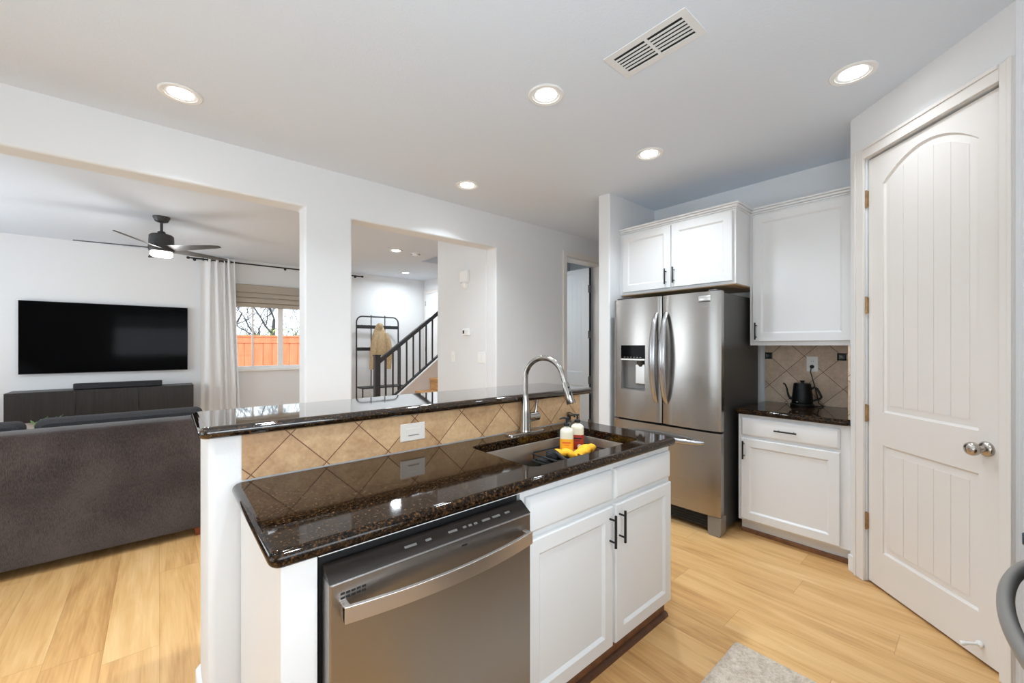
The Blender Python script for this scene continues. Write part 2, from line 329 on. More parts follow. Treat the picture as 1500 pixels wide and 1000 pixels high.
class MB:
    def __init__(s): s.bm = bmesh.new()
    def box(s, x0, x1, y0, y1, z0, z1):
        x0, x1 = sorted((x0, x1)); y0, y1 = sorted((y0, y1)); z0, z1 = sorted((z0, z1))
        v = [s.bm.verts.new(p) for p in ((x0, y0, z0), (x1, y0, z0), (x1, y1, z0), (x0, y1, z0), (x0, y0, z1), (x1, y0, z1), (x1, y1, z1), (x0, y1, z1))]
        for f in ((0, 3, 2, 1), (4, 5, 6, 7), (0, 1, 5, 4), (1, 2, 6, 5), (2, 3, 7, 6), (3, 0, 4, 7)): s.bm.faces.new([v[i] for i in f])
        return s
    def loft(s, loops, cap0=True, cap1=True, closed=True):
        L = [[s.bm.verts.new(p) for p in lp] for lp in loops]
        n = len(L[0])
        for a, b in zip(L[:-1], L[1:]):
            for i in range(n if closed else n-1):
                j = (i+1) % n
                try: s.bm.faces.new((a[i], a[j], b[j], b[i]))
                except ValueError: pass
        if cap0: s.bm.faces.new(list(reversed(L[0])))
        if cap1: s.bm.faces.new(L[-1])
        s.L = L
        return s
    def prism(s, pts, z0, z1):       # pts in XY, extruded along Z
        s.loft([[(x, y, z0) for x, y in pts], [(x, y, z1) for x, y in pts]]); return s
    def prism_y(s, pts, y0, y1):     # pts in XZ, extruded along Y
        s.loft([[(x, y0, z) for x, z in pts], [(x, y1, z) for x, z in pts]]); return s
    def prism_x(s, pts, x0, x1):     # pts in YZ
        s.loft([[(x0, y, z) for y, z in pts], [(x1, y, z) for y, z in pts]]); return s
    def rect_loft(s, x0, x1, z0, z1, steps, back):   # front facing -Y: steps = [(inset, y), ...] from outside edge inwards
        loops = [[(x0, back, z0), (x1, back, z0), (x1, back, z1), (x0, back, z1)]]
        for ins, y in steps:
            loops.append([(x0+ins, y, z0+ins), (x1-ins, y, z0+ins), (x1-ins, y, z1-ins), (x0+ins, y, z1-ins)])
        s.loft(loops); return s
    def lathe(s, prof, c=(0, 0, 0), axis='Z', seg=28, cap0=True, cap1=True):   # prof: [(r, h)]
        loops = []
        for r, h in prof:
            lp = []
            for i in range(seg):
                a = 2*PI*i/seg; u, v = r*math.cos(a), r*math.sin(a)
                p = {'Z': (u, v, h), 'Y': (u, h, v), 'X': (h, u, v)}[axis]
                lp.append((c[0]+p[0], c[1]+p[1], c[2]+p[2]))
            loops.append(lp)
        s.loft(loops, cap0, cap1); return s
    def tube(s, pts, r, seg=10, flat=None, cap=True):   # r: number or list; flat: (scale along the first normal, scale along the second)
        P = [Vector(p) for p in pts]; n = len(P)
        rs = r if isinstance(r, (list, tuple)) else [r]*n
        T = [(P[min(i+1, n-1)]-P[max(i-1, 0)]).normalized() for i in range(n)]
        ref = Vector((0, 0, 1)) if abs(T[0].z) < .9 else Vector((1, 0, 0))
        nr = (ref-T[0]*ref.dot(T[0])).normalized(); loops = []
        for i in range(n):
            nr = (nr-T[i]*nr.dot(T[i])).normalized(); bn = T[i].cross(nr)
            fa, fb = flat if flat else (1, 1)
            loops.append([P[i]+nr*(rs[i]*fa*math.cos(2*PI*k/seg))+bn*(rs[i]*fb*math.sin(2*PI*k/seg)) for k in range(seg)])
        s.loft(loops, cap, cap); return s
    def cyl(s, p0, p1, r, seg=16): return s.tube([p0, p1], r, seg)
    def ball(s, c, r, sx=1, sy=1, sz=1, seg=16, rings=10):
        prof = [(max(1e-4, r*math.sin(PI*i/rings)), -r*math.cos(PI*i/rings)) for i in range(rings+1)]
        loops = [[(c[0]+sx*q*math.cos(2*PI*k/seg), c[1]+sy*q*math.sin(2*PI*k/seg), c[2]+sz*h) for k in range(seg)] for q, h in prof]
        s.loft(loops); return s
    def quad(s, pts): s.bm.faces.new([s.bm.verts.new(p) for p in pts]); return s
    def build(s, name, mat, parent=None, local=False, bevel=0., segs=2, smooth=True, subsurf=0, sharp=40, flat_z=False):
        bm = s.bm
        bmesh.ops.recalc_face_normals(bm, faces=bm.faces[:])
        if parent is not None and not local: bm.transform(root_matrix(parent).inverted())
        me = bpy.data.meshes.new(name); bm.to_mesh(me); bm.free()
        if isinstance(mat, (list, tuple)):
            for q in mat: me.materials.append(q)
        else: me.materials.append(mat)
        if smooth:
            for p in me.polygons: p.use_smooth = True
            me.set_sharp_from_angle(angle=math.radians(sharp))
            if flat_z:
                for p in me.polygons: p.use_smooth = abs(p.normal.z) < .9995
                me.update()
        o = bpy.data.objects.new(name, me); COL.objects.link(o)
        if parent is not None: o.parent = parent
        if bevel:
            b = o.modifiers.new('bevel', 'BEVEL'); b.width = bevel; b.segments = segs; b.limit_method = 'ANGLE'; b.angle_limit = math.radians(35)
            b.use_clamp_overlap = True; b.harden_normals = True
        if subsurf:
            q = o.modifiers.new('subsurf', 'SUBSURF'); q.levels = subsurf; q.render_levels = subsurf
        return o

def tag(o, label, cat, group=None, kind=None):
    o['label'] = label; o['category'] = cat
    if group: o['group'] = group
    if kind: o['kind'] = kind
    return o
def thing(name, label, cat, loc=(0, 0, 0), rz=0., group=None):
    o = bpy.data.objects.new(name, None); COL.objects.link(o); o.empty_display_size = .1
    o.location = loc; o.rotation_euler = (0, 0, rz)
    return tag(o, label, cat, group)
def struct(o): o['kind'] = 'structure'; return o
def sroot(name, loc=(0, 0, 0), rz=0.):
    o = bpy.data.objects.new(name, None); COL.objects.link(o); o.empty_display_size = .1
    o.location = loc; o.rotation_euler = (0, 0, rz); return struct(o)
def dup(src, loc, rz=None, label=None):
    r = src.copy(); COL.objects.link(r); r.location = loc
    if rz is not None: r.rotation_euler = (0, 0, rz)
    if label: r['label'] = label
    for ch in list(src.children):
        c = ch.copy(); COL.objects.link(c); c.parent = r
        for g in list(ch.children):
            d = g.copy(); COL.objects.link(d); d.parent = c
    return r

# ================================================================== THE ROOM
X0, X1, Y0, Y1 = -3.2, 5.2, -0.75, 7.8      # inner shell
WX = 3.82                                   # wall behind the fridge
BW0, BW1 = 3.36, 3.53                       # wall between kitchen and living room
struct(MB().box(X0-.15, X1+.15, Y0-.15, Y1+.15, -.12, 0).build('floor', M['floor'], smooth=False))
HX, HY0, HY1 = 3.23, 4.67, 6.03             # stairwell hole in the ceiling
c = MB()
c.box(X0-.15, HX, Y0-.15, Y1+.15, H, H+.14); c.box(HX, X1+.15, Y0-.15, HY0, H, H+.14); c.box(HX, X1+.15, HY1, Y1+.15, H, H+.14)
struct(c.build('ceiling', M['ceiling'], smooth=False))
c = MB()   # upper stairwell
c.box(HX-.1, HX, HY0-.1, HY1+.1, H+.14, 5.2); c.box(HX, X1, HY1, HY1+.1, H+.14, 5.2); c.box(HX, X1, HY0-.1, HY0, H+.14, 5.2)
struct(c.build('wall_stairwell', M['wall'], smooth=False))
struct(MB().box(HX-.1, X1+.1, HY0-.1, HY1+.1, 5.2, 5.3).build('ceiling_stairwell', M['ceiling'], smooth=False))
# wall between kitchen and living room: one outline, every opening reaches the floor
pts = [(X0, 0), (-2.6, 0), (-2.6, 2.417), (.83, 2.417), (.83, 0), (1.183, 0), (1.183, 2.395), (2.67, 2.395), (2.67, 0), (3.765, 0), (3.765, 2.46), (4.52, 2.46), (4.52, 0), (X1, 0), (X1, H+.06), (X0, H+.06)]
struct(MB().prism_y(pts, BW0, BW1).build('wall_back', M['wall'], bevel=.018, segs=4))
struct(MB().box(2.67, 2.79, BW1, 4.55, 0, H+.06).box(2.79, X1, 4.55, HY0, 0, H).box(HX, X1, 4.55, HY0, H, 5.2).build('wall_hall', M['wall'], bevel=.012, segs=3))
struct(MB().box(3.06, X1, 2.215, 2.34, 0, H+.06).build('wall_fridge_stub', M['wall'], bevel=.015, segs=4))
struct(MB().box(WX, WX+.12, .44, 2.215, 0, H).build('wall_right', M['wall'], smooth=False))
struct(MB().box(X1, X1+.12, -.75, Y1, 0, 5.2).build('wall_far_right', M['wall'], smooth=False))
struct(MB().box(4.25, X1, 6.14, Y1, 0, H+.06).build('wall_entry', M['wall'], bevel=.012))
# far wall with the living room window
WA, WB, WZ0, WZ1 = .86, 2.48, .985, 2.36
c = MB(); c.box(X0-.12, WA, Y1, Y1+.15, 0, H); c.box(WB, X1, Y1, Y1+.15, 0, H); c.box(WA, WB, Y1, Y1+.15, 0, WZ0); c.box(WA, WB, Y1, Y1+.15, WZ1, H)
struct(c.build('wall_far', M['wall'], smooth=False))
# unseen left and rear walls; their patio door and windows are added for fill light
c = MB(); xa, xb = X0-.12, X0
c.box(xa, xb, Y0, .2, 0, H); c.box(xa, xb, .2, 2.3, 2.35, H); c.box(xa, xb, 2.3, 4.5, 0, H); c.box(xa, xb, 4.5, 6.9, 0, .6); c.box(xa, xb, 4.5, 6.9, 2.3, H); c.box(xa, xb, 6.9, Y1, 0, H)
struct(c.build('wall_left', M['wall'], smooth=False))
c = MB(); ya, yb = Y0-.12, Y0
c.box(X0, -1.0, ya, yb, 0, H); c.box(-1.0, 1.0, ya, yb, 0, .95); c.box(-1.0, 1.0, ya, yb, 2.3, H); c.box(1.0, X1, ya, yb, 0, H)
struct(c.build('wall_range', M['wall'], smooth=False))

def window(name, x0, x1, z0, z1, loc, rz, muls):
    w = sroot(name, loc, rz)
    f = MB(); t = .05
    f.box(x0, x1, 0, .07, z1-t, z1); f.box(x0, x1, 0, .07, z0, z0+t); f.box(x0, x0+t, 0, .07, z0+t, z1-t); f.box(x1-t, x1, 0, .07, z0+t, z1-t)
    for m, wd in muls: f.box(m-wd/2, m+wd/2, .01, .06, z0+t, z1-t)
    f.build('window_frame', M['vinyl'], w, True, bevel=.004)
    MB().box(x0+t, x1-t, .033, .037, z0+t, z1-t).build('pane', M['glass'], w, True, smooth=False)
    return w
w1 = window('window_1', WA, WB, WZ0, WZ1, (0, Y1+.05, 0), 0, [(1.163, .022), (1.565, .075), (2.0, .022)])
MB().box(WA-.02, WB+.02, -.075, .05, WZ0-.03, WZ0+.004).build('window_sill', M['trim'], w1, True, bevel=.006)
window('added_window_2', 0, 2.4, .6, 2.3, (X0-.06, 6.9, 0), -PI/2, [(1.2, .06)]).rotation_euler = (0, 0, -PI/2)  # added living room window, out of view, for fill light
window('added_door_4', 0, 2.1, .01, 2.35, (X0-.06, 2.3, 0), -PI/2, [(1.05, .08)])  # made-up patio door out of view, an opening for fill light
window('added_window_3', -1.0, 1.0, .95, 2.3, (0, Y0-.1, 0), 0, [(0, .06)])  # added window behind the camera, centred to light the island front

# island half wall
IW0 = .12
struct(MB().prism(rrect(IW0, 1.965, 1.657, 2.0, .022, 5), 0, 1.069).build('wall_island', M['wall']))
struct(MB().prism_y([(IW0-.014, 0), (1.979, 0), (1.979, .11), (1.965, .125), (IW0, .125), (IW0-.014, .11)], 1.70, 2.014).build('baseboard_island', M['trim'], bevel=.003))

# baseboards
def baseboard(name, x0, x1, y0, y1): struct(MB().box(x0, x1, y0, y1, 0, .1).build(name, M['trim'], bevel=.005))
baseboard('baseboard_back', .842, 1.171, BW0-.013, BW0-.0005)
baseboard('baseboard_back_right', 2.69, 3.68, BW0-.013, BW0-.0005)
baseboard('baseboard_far', X0, X1, Y1-.013, Y1-.0005)
baseboard('baseboard_hall', 2.657, 2.6695, BW1, 4.54)
baseboard('baseboard_stub', 3.046, 3.0595, 2.215, 2.34)

# ------------------------------------------------------------------ pantry (diagonal) wall, door, casing
PR = math.radians(225)
PO = (3.20, .55, 0)
pw = [(0, 0), (.122, 0), (.122, 2.452), (.834, 2.452), (.834, 0), (.895, 0), (.895, H+.06), (0, H+.06)]
pr_ = sroot('wall_pantry', PO, PR)
MB().prism_y(pw, 0, .11).build('wall_panel', M['wall'], pr_, True, bevel=.01, segs=3)
MB().box(3.20, WX, .44, .55, 0, H+.06).build('wall_return', M['wall'], pr_, bevel=.01, segs=3)
MB().box(2.572, 2.68, Y0, -.072, 0, H+.06).build('wall_return', M['wall'], pr_, smooth=False)
def casing(name, s0, s1, ztop, w, loc, rz, wr=None):
    wr = wr or w
    r = sroot(name, loc, rz)
    for nm, (a, b) in (('casing_side', (s0-w, s0)), ('casing_side', (s1, s1+wr))):
        o = MB(); e = .006
        o.box(a, b, -.016, -.0005, 0, ztop+w); 
        if a < s0-1e-4: o.box(a, a+.018, -.022, -.016, 0, ztop+w)
        else: o.box(b-.018, b, -.022, -.016, 0, ztop+w)
        o.build(nm, M['door'], r, True, bevel=.004)
    MB().box(s0, s1, -.016, -.0005, ztop, ztop+w).box(s0, s1, -.022, -.016, ztop+w-.018, ztop+w).build('casing_head', M['door'], r, True, bevel=.004)
    return r
casing('trim_1', .122, .834, 2.452, .068, PO, PR, .05)
baseboard_p = struct(MB().box(.001, .053, -.014, -.0005, 0, .1).build('baseboard_pantry', M['trim'], bevel=.005))
baseboard_p.location = PO; baseboard_p.rotation_euler = (0, 0, PR)

def panel_door(name, loc, rz, w, h, z0=.015, parent=None, mat=None):
    """Two-panel door, arched upper panel with V-grooved boards; front faces local -Y, hinge side at x=0."""
    mat = mat or M['door']
    d = sroot(name, loc, rz)
    st, th = .097, .036
    xl, xr = st, w-st
    lz0, lz1 = z0+.20, z0+.80
    uz0, uz1 = z0+.985, h-.168
    arch = .115
    m = MB()
    m.box(0, xl, 0, th, z0, h); m.box(xr, w, 0, th, z0, h)                                     # stiles
    m.box(xl, xr, 0, th, z0, lz0); m.box(xl, xr, 0, th, lz1, uz0)                              # rails
    ap = []
    for i in range(17):
        q = i/16; ap.append((xl+(xr-xl)*q, uz1+arch*(1-(2*q-1)**2)))
    m.loft([[(x, 0, z) for x, z in ap]+[(xr, 0, h), (xl, 0, h)], [(x, th, z) for x, z in ap]+[(xr, th, h), (xl, th, h)]])
    m.build('door_frame', mat, d, True, smooth=False)
    def ztop(x, zb, arched, ins=0.):
        if not arched: return zb-ins
        q = (x-xl)/(xr-xl); return zb+arch*(1-(2*q-1)**2)-ins
    def outline(za, zb, arched, ins, y):
        a, b = xl+ins, xr-ins
        return [(a, y, za+ins), (b, y, za+ins)]+[(b+(a-b)*i/16, y, ztop(b+(a-b)*i/16, zb, arched, ins)) for i in range(17)]
    def field(za, zb, arched, nm):
        f = MB()
        f.loft([outline(za, zb, arched, 0, th-.004), outline(za, zb, arched, 0, .006), outline(za, zb, arched, .010, .011), outline(za, zb, arched, .016, .011), outline(za, zb, arched, .042, .0055)], True, True)
        n = 5; a0, b0 = xl+.042, xr-.042; ww = (b0-a0)/n
        for i in range(n):     # the boards of the raised field
            a, b = a0+i*ww+.0012, a0+(i+1)*ww-.0012
            pts = [(a, za+.042), (b, za+.042)]+[(b+(a-b)*k/4, ztop(b+(a-b)*k/4, zb, arched, .042)) for k in range(5)]
            f.prism_y(pts, .0040, .0056)
        f.build(nm, mat, d, True, sharp=20)
    field(lz0, lz1, False, 'lower_panel'); field(uz0, uz1, True, 'upper_panel')
    return d
DW_ = .824-.132+.004
pd = panel_door('door_1', (PO[0]+.130*math.cos(PR)-.012*math.sin(PR), PO[1]+.130*math.sin(PR)+.012*math.cos(PR), 0), PR, DW_, 2.44)
for z in (.355, .98, 1.604, 2.22):
    MB().box(-.006, .0, -.010, .03, z-.045, z+.045).lathe([(.006, z-.05), (.006, z+.05)], (-.004, -.012, 0), 'Z', 10).build('door_hinge', M['brass'], pd, True)
k = MB(); kx, kz = DW_-.063, .93
k.lathe([(.032, -.0), (.032, -.006), (.026, -.014), (.014, -.018), (.012, -.034), (.018, -.042), (.027, -.05), (.0295, -.06), (.026, -.071), (.016, -.079), (.001, -.081)], (kx, 0, kz), 'Y', 24)
k.build('door_knob', M['knob'], pd, True)
MB().box(DW_-.004, DW_+.001, -.002, .024, kz-.03, kz+.03).build('latch_plate', M['knob'], pd, True)
ds = thing('door_stop', 'small white spring door stop low on the pantry door', 'door stop', (PO[0]+.74*math.cos(PR), PO[1]+.74*math.sin(PR), .085), PR)
MB().lathe([(.013, .0), (.013, -.008), (.006, -.012), (.0055, -.062)], (0, .008, 0), 'Y', 12).build('stem', M['plastic'], ds, True)
MB().lathe([(.0085, -.062), (.0095, -.066), (.0095, -.076), (.006, -.08)], (0, .008, 0), 'Y', 12).build('tip', M['plastic'], ds, True)

# ------------------------------------------------------------------ doorway at the back right, door standing open behind it
casing('trim_2', 3.765, 4.52, 2.46, .065, (0, BW0, 0), 0)
jm = sroot('trim_3', (0, 0, 0))
MB().box(3.7652, 3.785, BW0, BW1, 0, 2.46).build('jamb_side', M['door'], jm, bevel=.003)
MB().box(4.50, 4.5198, BW0, BW1, 0, 2.46).build('jamb_side', M['door'], jm, bevel=.003)
MB().box(3.785, 4.50, BW0, BW1, 2.44, 2.4598).build('jamb_head', M['door'], jm, bevel=.003)
d2 = panel_door('door_2', (4.43, 4.22, 0), -PI/2, .68, 2.43, mat=M['trim'])
for z in (.32, .9, 1.52, 2.14):
    MB().box(.6865, .691, -.02, .036, z-.05, z+.05).lathe([(.010, z-.052), (.010, z+.052)], (.688, -.016, 0), 'Z', 10).build('door_hinge', M['hinge'], d2, True)

MB().box(.6805, .686, 0, .036, .015, 2.43).build('shaded_gap_strip', M['gasket_and_gap'], d2, True, smooth=False)  # dark strip put in for the shaded gap at the hinge side
# entry door in the far hall
d3 = panel_door('door_3', (4.236, 7.70, 0), -PI/2, .86, 2.44, mat=M['trim'])
for z in (.3, 1.3, 2.25): MB().box(-.012, .0, -.008, .01, z-.05, z+.05).build('door_hinge', M['hinge'], d3, True)
r_ = casing('trim_4', 0, .86, 2.45, .07, (4.25, 7.70, 0), -PI/2)

# ================================================================== ISLAND
CT0, CT1 = .874, .914
SX0, SX1, SY0, SY1 = 1.06, 1.78, 1.11, 1.52
def slab(x0, x1, y0, y1, z0, z1, r, hole=None):
    m = MB(); bm = m.bm; R = (z1-z0)/2; zc = (z0+z1)/2; n = 12; loops = []
    for i in range(n+1):
        a = -PI/2+PI*i/n; ins = R*(1-math.cos(a))
        loops.append([(x, y, zc+R*math.sin(a)) for x, y in rrect(x0+ins, x1-ins, y0+ins, y1-ins, max(.004, r-ins), 6)])
    L = m.loft(loops, False, False).L
    bot, top = L[0], L[-1]
    if hole is None:
        bm.faces.new(top); bm.faces.new(list(reversed(bot)))
    else:
        hp = rrect(*hole, .035, 6)
        e = .004
        hp2 = rrect(hole[0]-e, hole[1]+e, hole[2]-e, hole[3]+e, .039, 6)
        H0 = [bm.verts.new((x, y, z0)) for x, y in hp]; H1 = [bm.verts.new((x, y, z1-e)) for x, y in hp]; H2 = [bm.verts.new((x, y, z1)) for x, y in hp2]
        for A, B in ((H0, H1), (H1, H2)):
            for i in range(len(A)):
                j = (i+1) % len(A); bm.faces.new((A[i], B[i], B[j], A[j]))
        bm.edges.ensure_lookup_table()
        def ed(vs): return [bm.edges.get((vs[i], vs[(i+1) % len(vs)])) for i in range(len(vs))]
        bmesh.ops.triangle_fill(bm, edges=ed(top)+ed(H2), use_beauty=True, use_dissolve=False)
        bmesh.ops.triangle_fill(bm, edges=ed(bot)+ed(H0), use_beauty=True, use_dissolve=False)
    return m
tag(slab(.18, 1.965, 1.012, 1.644, CT0, CT1, .03, (SX0, SX1, SY0, SY1)).build('countertop', M['granite'], flat_z=True),
    'dark brown speckled granite countertop of the island, cut out for the sink', 'countertop')
tag(slab(.092, 2.055, 1.605, 2.05, 1.07, 1.11, .03).build('bar_top', M['granite_bar'], flat_z=True),
    'raised narrow dark granite bar top along the back of the island', 'bar top')
tag(MB().box(.212, 1.969, 1.645, 1.656, CT1+.0005, 1.0695).build('tile_backsplash', M['tile_bar'], smooth=False),
    'low strip of tan diagonal tiles under the raised bar', 'backsplash')

def bar_pull(parent, c, L, vert=True, name='handle', off=.030, r=.0055):
    """black bar pull; c = centre on the door face (local), front faces -Y"""
    x, y, z = c; m = MB(); h = L/2
    if vert:
        m.cyl((x, y-off, z-h), (x, y-off, z+h), r, 12)
        for q in (-.68, .68): m.cyl((x, y+.0005, z+q*h), (x, y-off, z+q*h), r*.75, 8)
    else:
        m.cyl((x-h, y-off, z), (x+h, y-off, z), r, 12)
        for q in (-.68, .68): m.cyl((x+q*h, y+.0005, z), (x+q*h, y-off, z), r*.75, 8)
    return m.build(name, M['black'], parent, True)
def shaker(parent, name, x0, x1, z0, z1, yf, th=.02, rail=.055):
    m = MB().rect_loft(x0, x1, z0, z1, [(0, yf+.004), (.004, yf), (rail, yf), (rail+.004, yf+.003), (rail+.012, yf+.010)], yf+th)
    return m.build(name, M['cab'], parent, True, sharp=20)
def drawer_front(parent, name, x0, x1, z0, z1, yf, th=.02):
    m = MB().rect_loft(x0, x1, z0, z1, [(0, yf+.010), (.002, yf+.008), (.012, yf+.001), (.016, yf)], yf+th)
    return m.build(name, M['cab'], parent, True, sharp=20)

# sink base cabinet
CF = 1.035
sb = thing('sink_cabinet', 'white two-door sink cabinet at the right end of the island', 'cabinet', (.945, CF, 0))
m = MB(); w = 1.01
m.box(0, w, .021, .605, .10, .118); m.box(0, .018, .021, .605, .118, CT0-.0005); m.box(w-.018, w, .021, .605, .118, CT0-.0005)
m.box(.018, w-.018, .585, .605, .118, CT0-.0005); m.box(.018, w-.018, .021, .040, .118, CT0-.0005)
m.build('body', M['cab'], sb, True, smooth=False)
drawer_front(sb, 'false_drawer', .018, .512, .712, .842, 0); drawer_front(sb, 'false_drawer', .532, w-.012, .712, .842, 0)
a = shaker(sb, 'door', .018, .512, .098, .690, 0); b = shaker(sb, 'door', .532, w-.012, .098, .690, 0)
bar_pull(a, (.488, 0, .597), .135); bar_pull(b, (.556, 0, .600), .135)
MB().box(0, w-.006, .040, .055, .0, .0995).build('toe_kick', M['toe_wood'], sb, True, bevel=.002)
MB().prism_x([(.0395, 0), (.0395, .022), (.030, .020), (.022, .012), (.020, 0)], 0, w-.002).build('shadowed_shoe_moulding', M['toe_shadow'], sb, True)  # moulding strip carrying the cabinet's painted floor shadow
# end panel left of the dishwasher
tag(MB().box(.208, .286, 1.043, 1.6435, 0, CT0-.0005).box(.286, .9445, 1.036, 1.056, .8665, CT0-.0005).build('end_panel', M['cab'], bevel=.002), 'white cabinet end panel closing the island left of the dishwasher', 'panel')

# dishwasher
dw = thing('dishwasher', 'stainless steel dishwasher with bowed bar handle in the island', 'dishwasher', (.293, .985, 0))
W_ = .640
m = MB(); m.box(0, W_, .075, .60, .02, .866); m.build('tub', M['gasket_and_gap'], dw, True, smooth=False)
m = MB().rect_loft(.003, W_-.003, .115, .818, [(0, .004), (.004, 0)], .055)
dd = m.build('door', M['dwsteel'], dw, True, sharp=20)
# sloping control strip on the door's upper edge
cp = MB().prism_x([(.002, .8185), (.054, .8185), (.054, .846), (.046, .846)], .003, W_-.003).build('control_panel', M['panel'], dd, True)
def on_strip(x, q, wd, ht):    # small printed mark lying on the sloping strip
    y = .002+.044*q; z = .8187+.0275*q
    dy, dz = .044*ht, .0275*ht
    return [(x, y-.0006, z+.0008), (x+wd, y-.0006, z+.0008), (x+wd, y+dy-.0006, z+dz+.0008), (x, y+dy-.0006, z+dz+.0008)]
for x, wd in ((.20, .035), (.262, .018), (.335, .03), (.385, .012), (.405, .012), (.425, .012), (.455, .03), (.495, .03), (.545, .02)):
    MB().quad(on_strip(x, .45, wd, .14)).build('button', M['dim_mark'], cp, True, smooth=False)
v = MB()
for i in range(5):
    for j in range(2): v.box(.027+i*.0125, .027+i*.0125+.010, -.0008, .001, .777+j*.010, .777+j*.010+.005)
v.build('vent_slots', M['slot'], dd, True, smooth=False)
m = MB(); pts = []
n = 18; loops = []
for i in range(n+1):
    q = i/n; x = .026+(W_-.052)*q; y = -.034-.030*(1-(2*q-1)**2); z = .755
    loops.append([(x, y, z-.019), (x, y+.013, z-.019), (x, y+.015, z+.015), (x, y+.012, z+.019), (x, y+.001, z+.019)])
m.loft(loops)
for x in (.026, W_-.026-.016): m.box(x, x+.016, -.032, -.0002, .738, .772)
hh = m.build('handle', M['dwhandle'], dd, True, bevel=.0015)
MB().box(.365, .383, -.0012, .0005, .793, .797).build('badge', M['slot'], dd, True, smooth=False)
MB().box(.01, W_-.01, .085, .10, 0, .112).build('kick_plate', M['gasket_and_gap'], dw, True, smooth=False)

# sink
sk = thing('sink', 'undermount stainless steel sink in the island countertop', 'sink', (1.42, 1.315, .66))
m = MB(); r0 = .036
loops = [[(x, y, z) for x, y in rrect(SX0-.02+d, SX1+.02-d, SY0-.02+d, SY1+.02-d, r0, 6)] for d, z in ((0, .8735), (0, .8715))]
ins = [(.027, .8735), (.0285, .872), (.034, .71), (.04, .692), (.058, .684)]
loops = [[(x, y, z) for x, y in rrect(SX0-.02+d, SX1+.02-d, SY0-.02+d, SY1+.02-d, max(.02, r0+d*.5), 6)] for d, z in ((.016, .664), (.0, .69), (0, .8735))+tuple(ins)]
m.loft(loops); m.build('basin', M['sinksteel'], sk, sharp=50)
MB().lathe([(.055, .6845), (.055, .688), (.045, .689), (.038, .686), (.01, .686)], (1.40, 1.36, 0), 'Z').build('drain', M['drain'], sk)

# sink caddy with bottles, cloth and brush
cz = .80
cd = thing('sink_caddy', 'black wire caddy standing in the sink under the soap bottles', 'caddy', (1.6, 1.31, .684))
m = MB()
m.tube([(x, y, cz) for x, y in rrect(1.40, 1.745, 1.14, 1.48, .03, 4)]+[(1.745, 1.45, cz)], .005, 8)
m.tube([(x, y, cz+.035) for x, y in rrect(1.395, 1.75, 1.135, 1.485, .03, 4)]+[(1.75, 1.455, cz+.035)], .004, 8)
for i in range(14): m.cyl((1.418+i*.0235, 1.14, cz), (1.418+i*.0235, 1.48, cz), .004, 6)
for x in (1.42, 1.725):
    for y in (1.137, 1.483): m.cyl((x, y, cz), (x, y, cz+.035), .003, 6)
m.build('basket', M['rubber'], cd)
for x in (1.43, 1.715):
    for y in (1.17, 1.45): MB().cyl((x, y, .6842), (x, y, cz), .005, 8).build('foot', M['rubber'], cd)
tag(MB().box(1.415, 1.73, 1.155, 1.465, cz+.0045, cz+.0095).build('drain_mat', M['rubber'], bevel=.002), 'thin black mat lining the wire sink caddy', 'mat')
cz += .0098
def bottle(label, loc, mat, spot, band):
    b = thing('soap_bottle', label, 'soap bottle', loc, math.radians(-50), 'hand soap bottles in the sink')
    rr = lambda s, z: [(x*s, y*s, z) for x, y in rrect(-.034, .034, -.024, .024, .02, 6)]
    MB().loft([rr(.9, 0), rr(1, .006), rr(1, .118), rr(.97, .128), rr(.8, .137), rr(.42, .144), rr(.36, .146), rr(.36, .152)]).build('bottle_body', M['bottle_clear'], b, True)
    lb = MB().loft([rr(1.012, .012), rr(1.012, .088)], False, False).build('bottle_label', mat, b, True)
    s = MB(); s.lathe([(.012, -.0251), (.012, -.0247)], (.012, 0, .028), 'Y', 16); s.build('label_spot', spot, lb, True)
    MB().box(-.022, .022, -.0251, -.0247, .066, .074).box(-.014, .014, -.0251, -.0247, .056, .059).build('label_print', band, lb, True, smooth=False)
    p = MB(); p.lathe([(.015, .150), (.015, .164), (.009, .167), (.005, .169), (.005, .186), (.011, .187), (.011, .194), (.004, .196)], (0, 0, 0), 'Z', 16)
    p.tube([(0, 0, .191), (-.02, -.005, .192), (-.036, -.009, .186)], [.005, .0045, .0035], 8)
    p.build('pump', M['rubber'], b, True)
    return b
bottle('yellow soap bottle with black pump in the sink, nearer the tap', (1.575, 1.402, cz), M['yellow'], M['cream'], M['orange_mark'])
bottle('red soap bottle with black pump in the sink, behind the yellow one', (1.685, 1.425, cz+.002), M['red'], M['cream'], M['slot'])
def lumpy(name, mat, c, sx, sy, sz, amp, seed, cuts=14):
    rnd = random.Random(seed); m = MB(); ph = [rnd.uniform(0, 6) for _ in range(6)]
    loops = []
    for i in range(cuts+1):
        th = PI*i/cuts; lp = []
        for k in range(20):
            a = 2*PI*k/20
            q = 1+amp*(math.sin(3*a+ph[0]+2*th)+.6*math.sin(5*a+ph[1]-3*th)+.5*math.sin(2*a+ph[2]))
            lp.append((c[0]+sx*q*max(.001, math.sin(th))*math.cos(a), c[1]+sy*q*max(.001, math.sin(th))*math.sin(a), c[2]-sz*math.cos(th)*(1+.3*amp*math.sin(4*a+ph[3]))))
        loops.append(lp)
    m.loft(loops); return m
cl = MB()
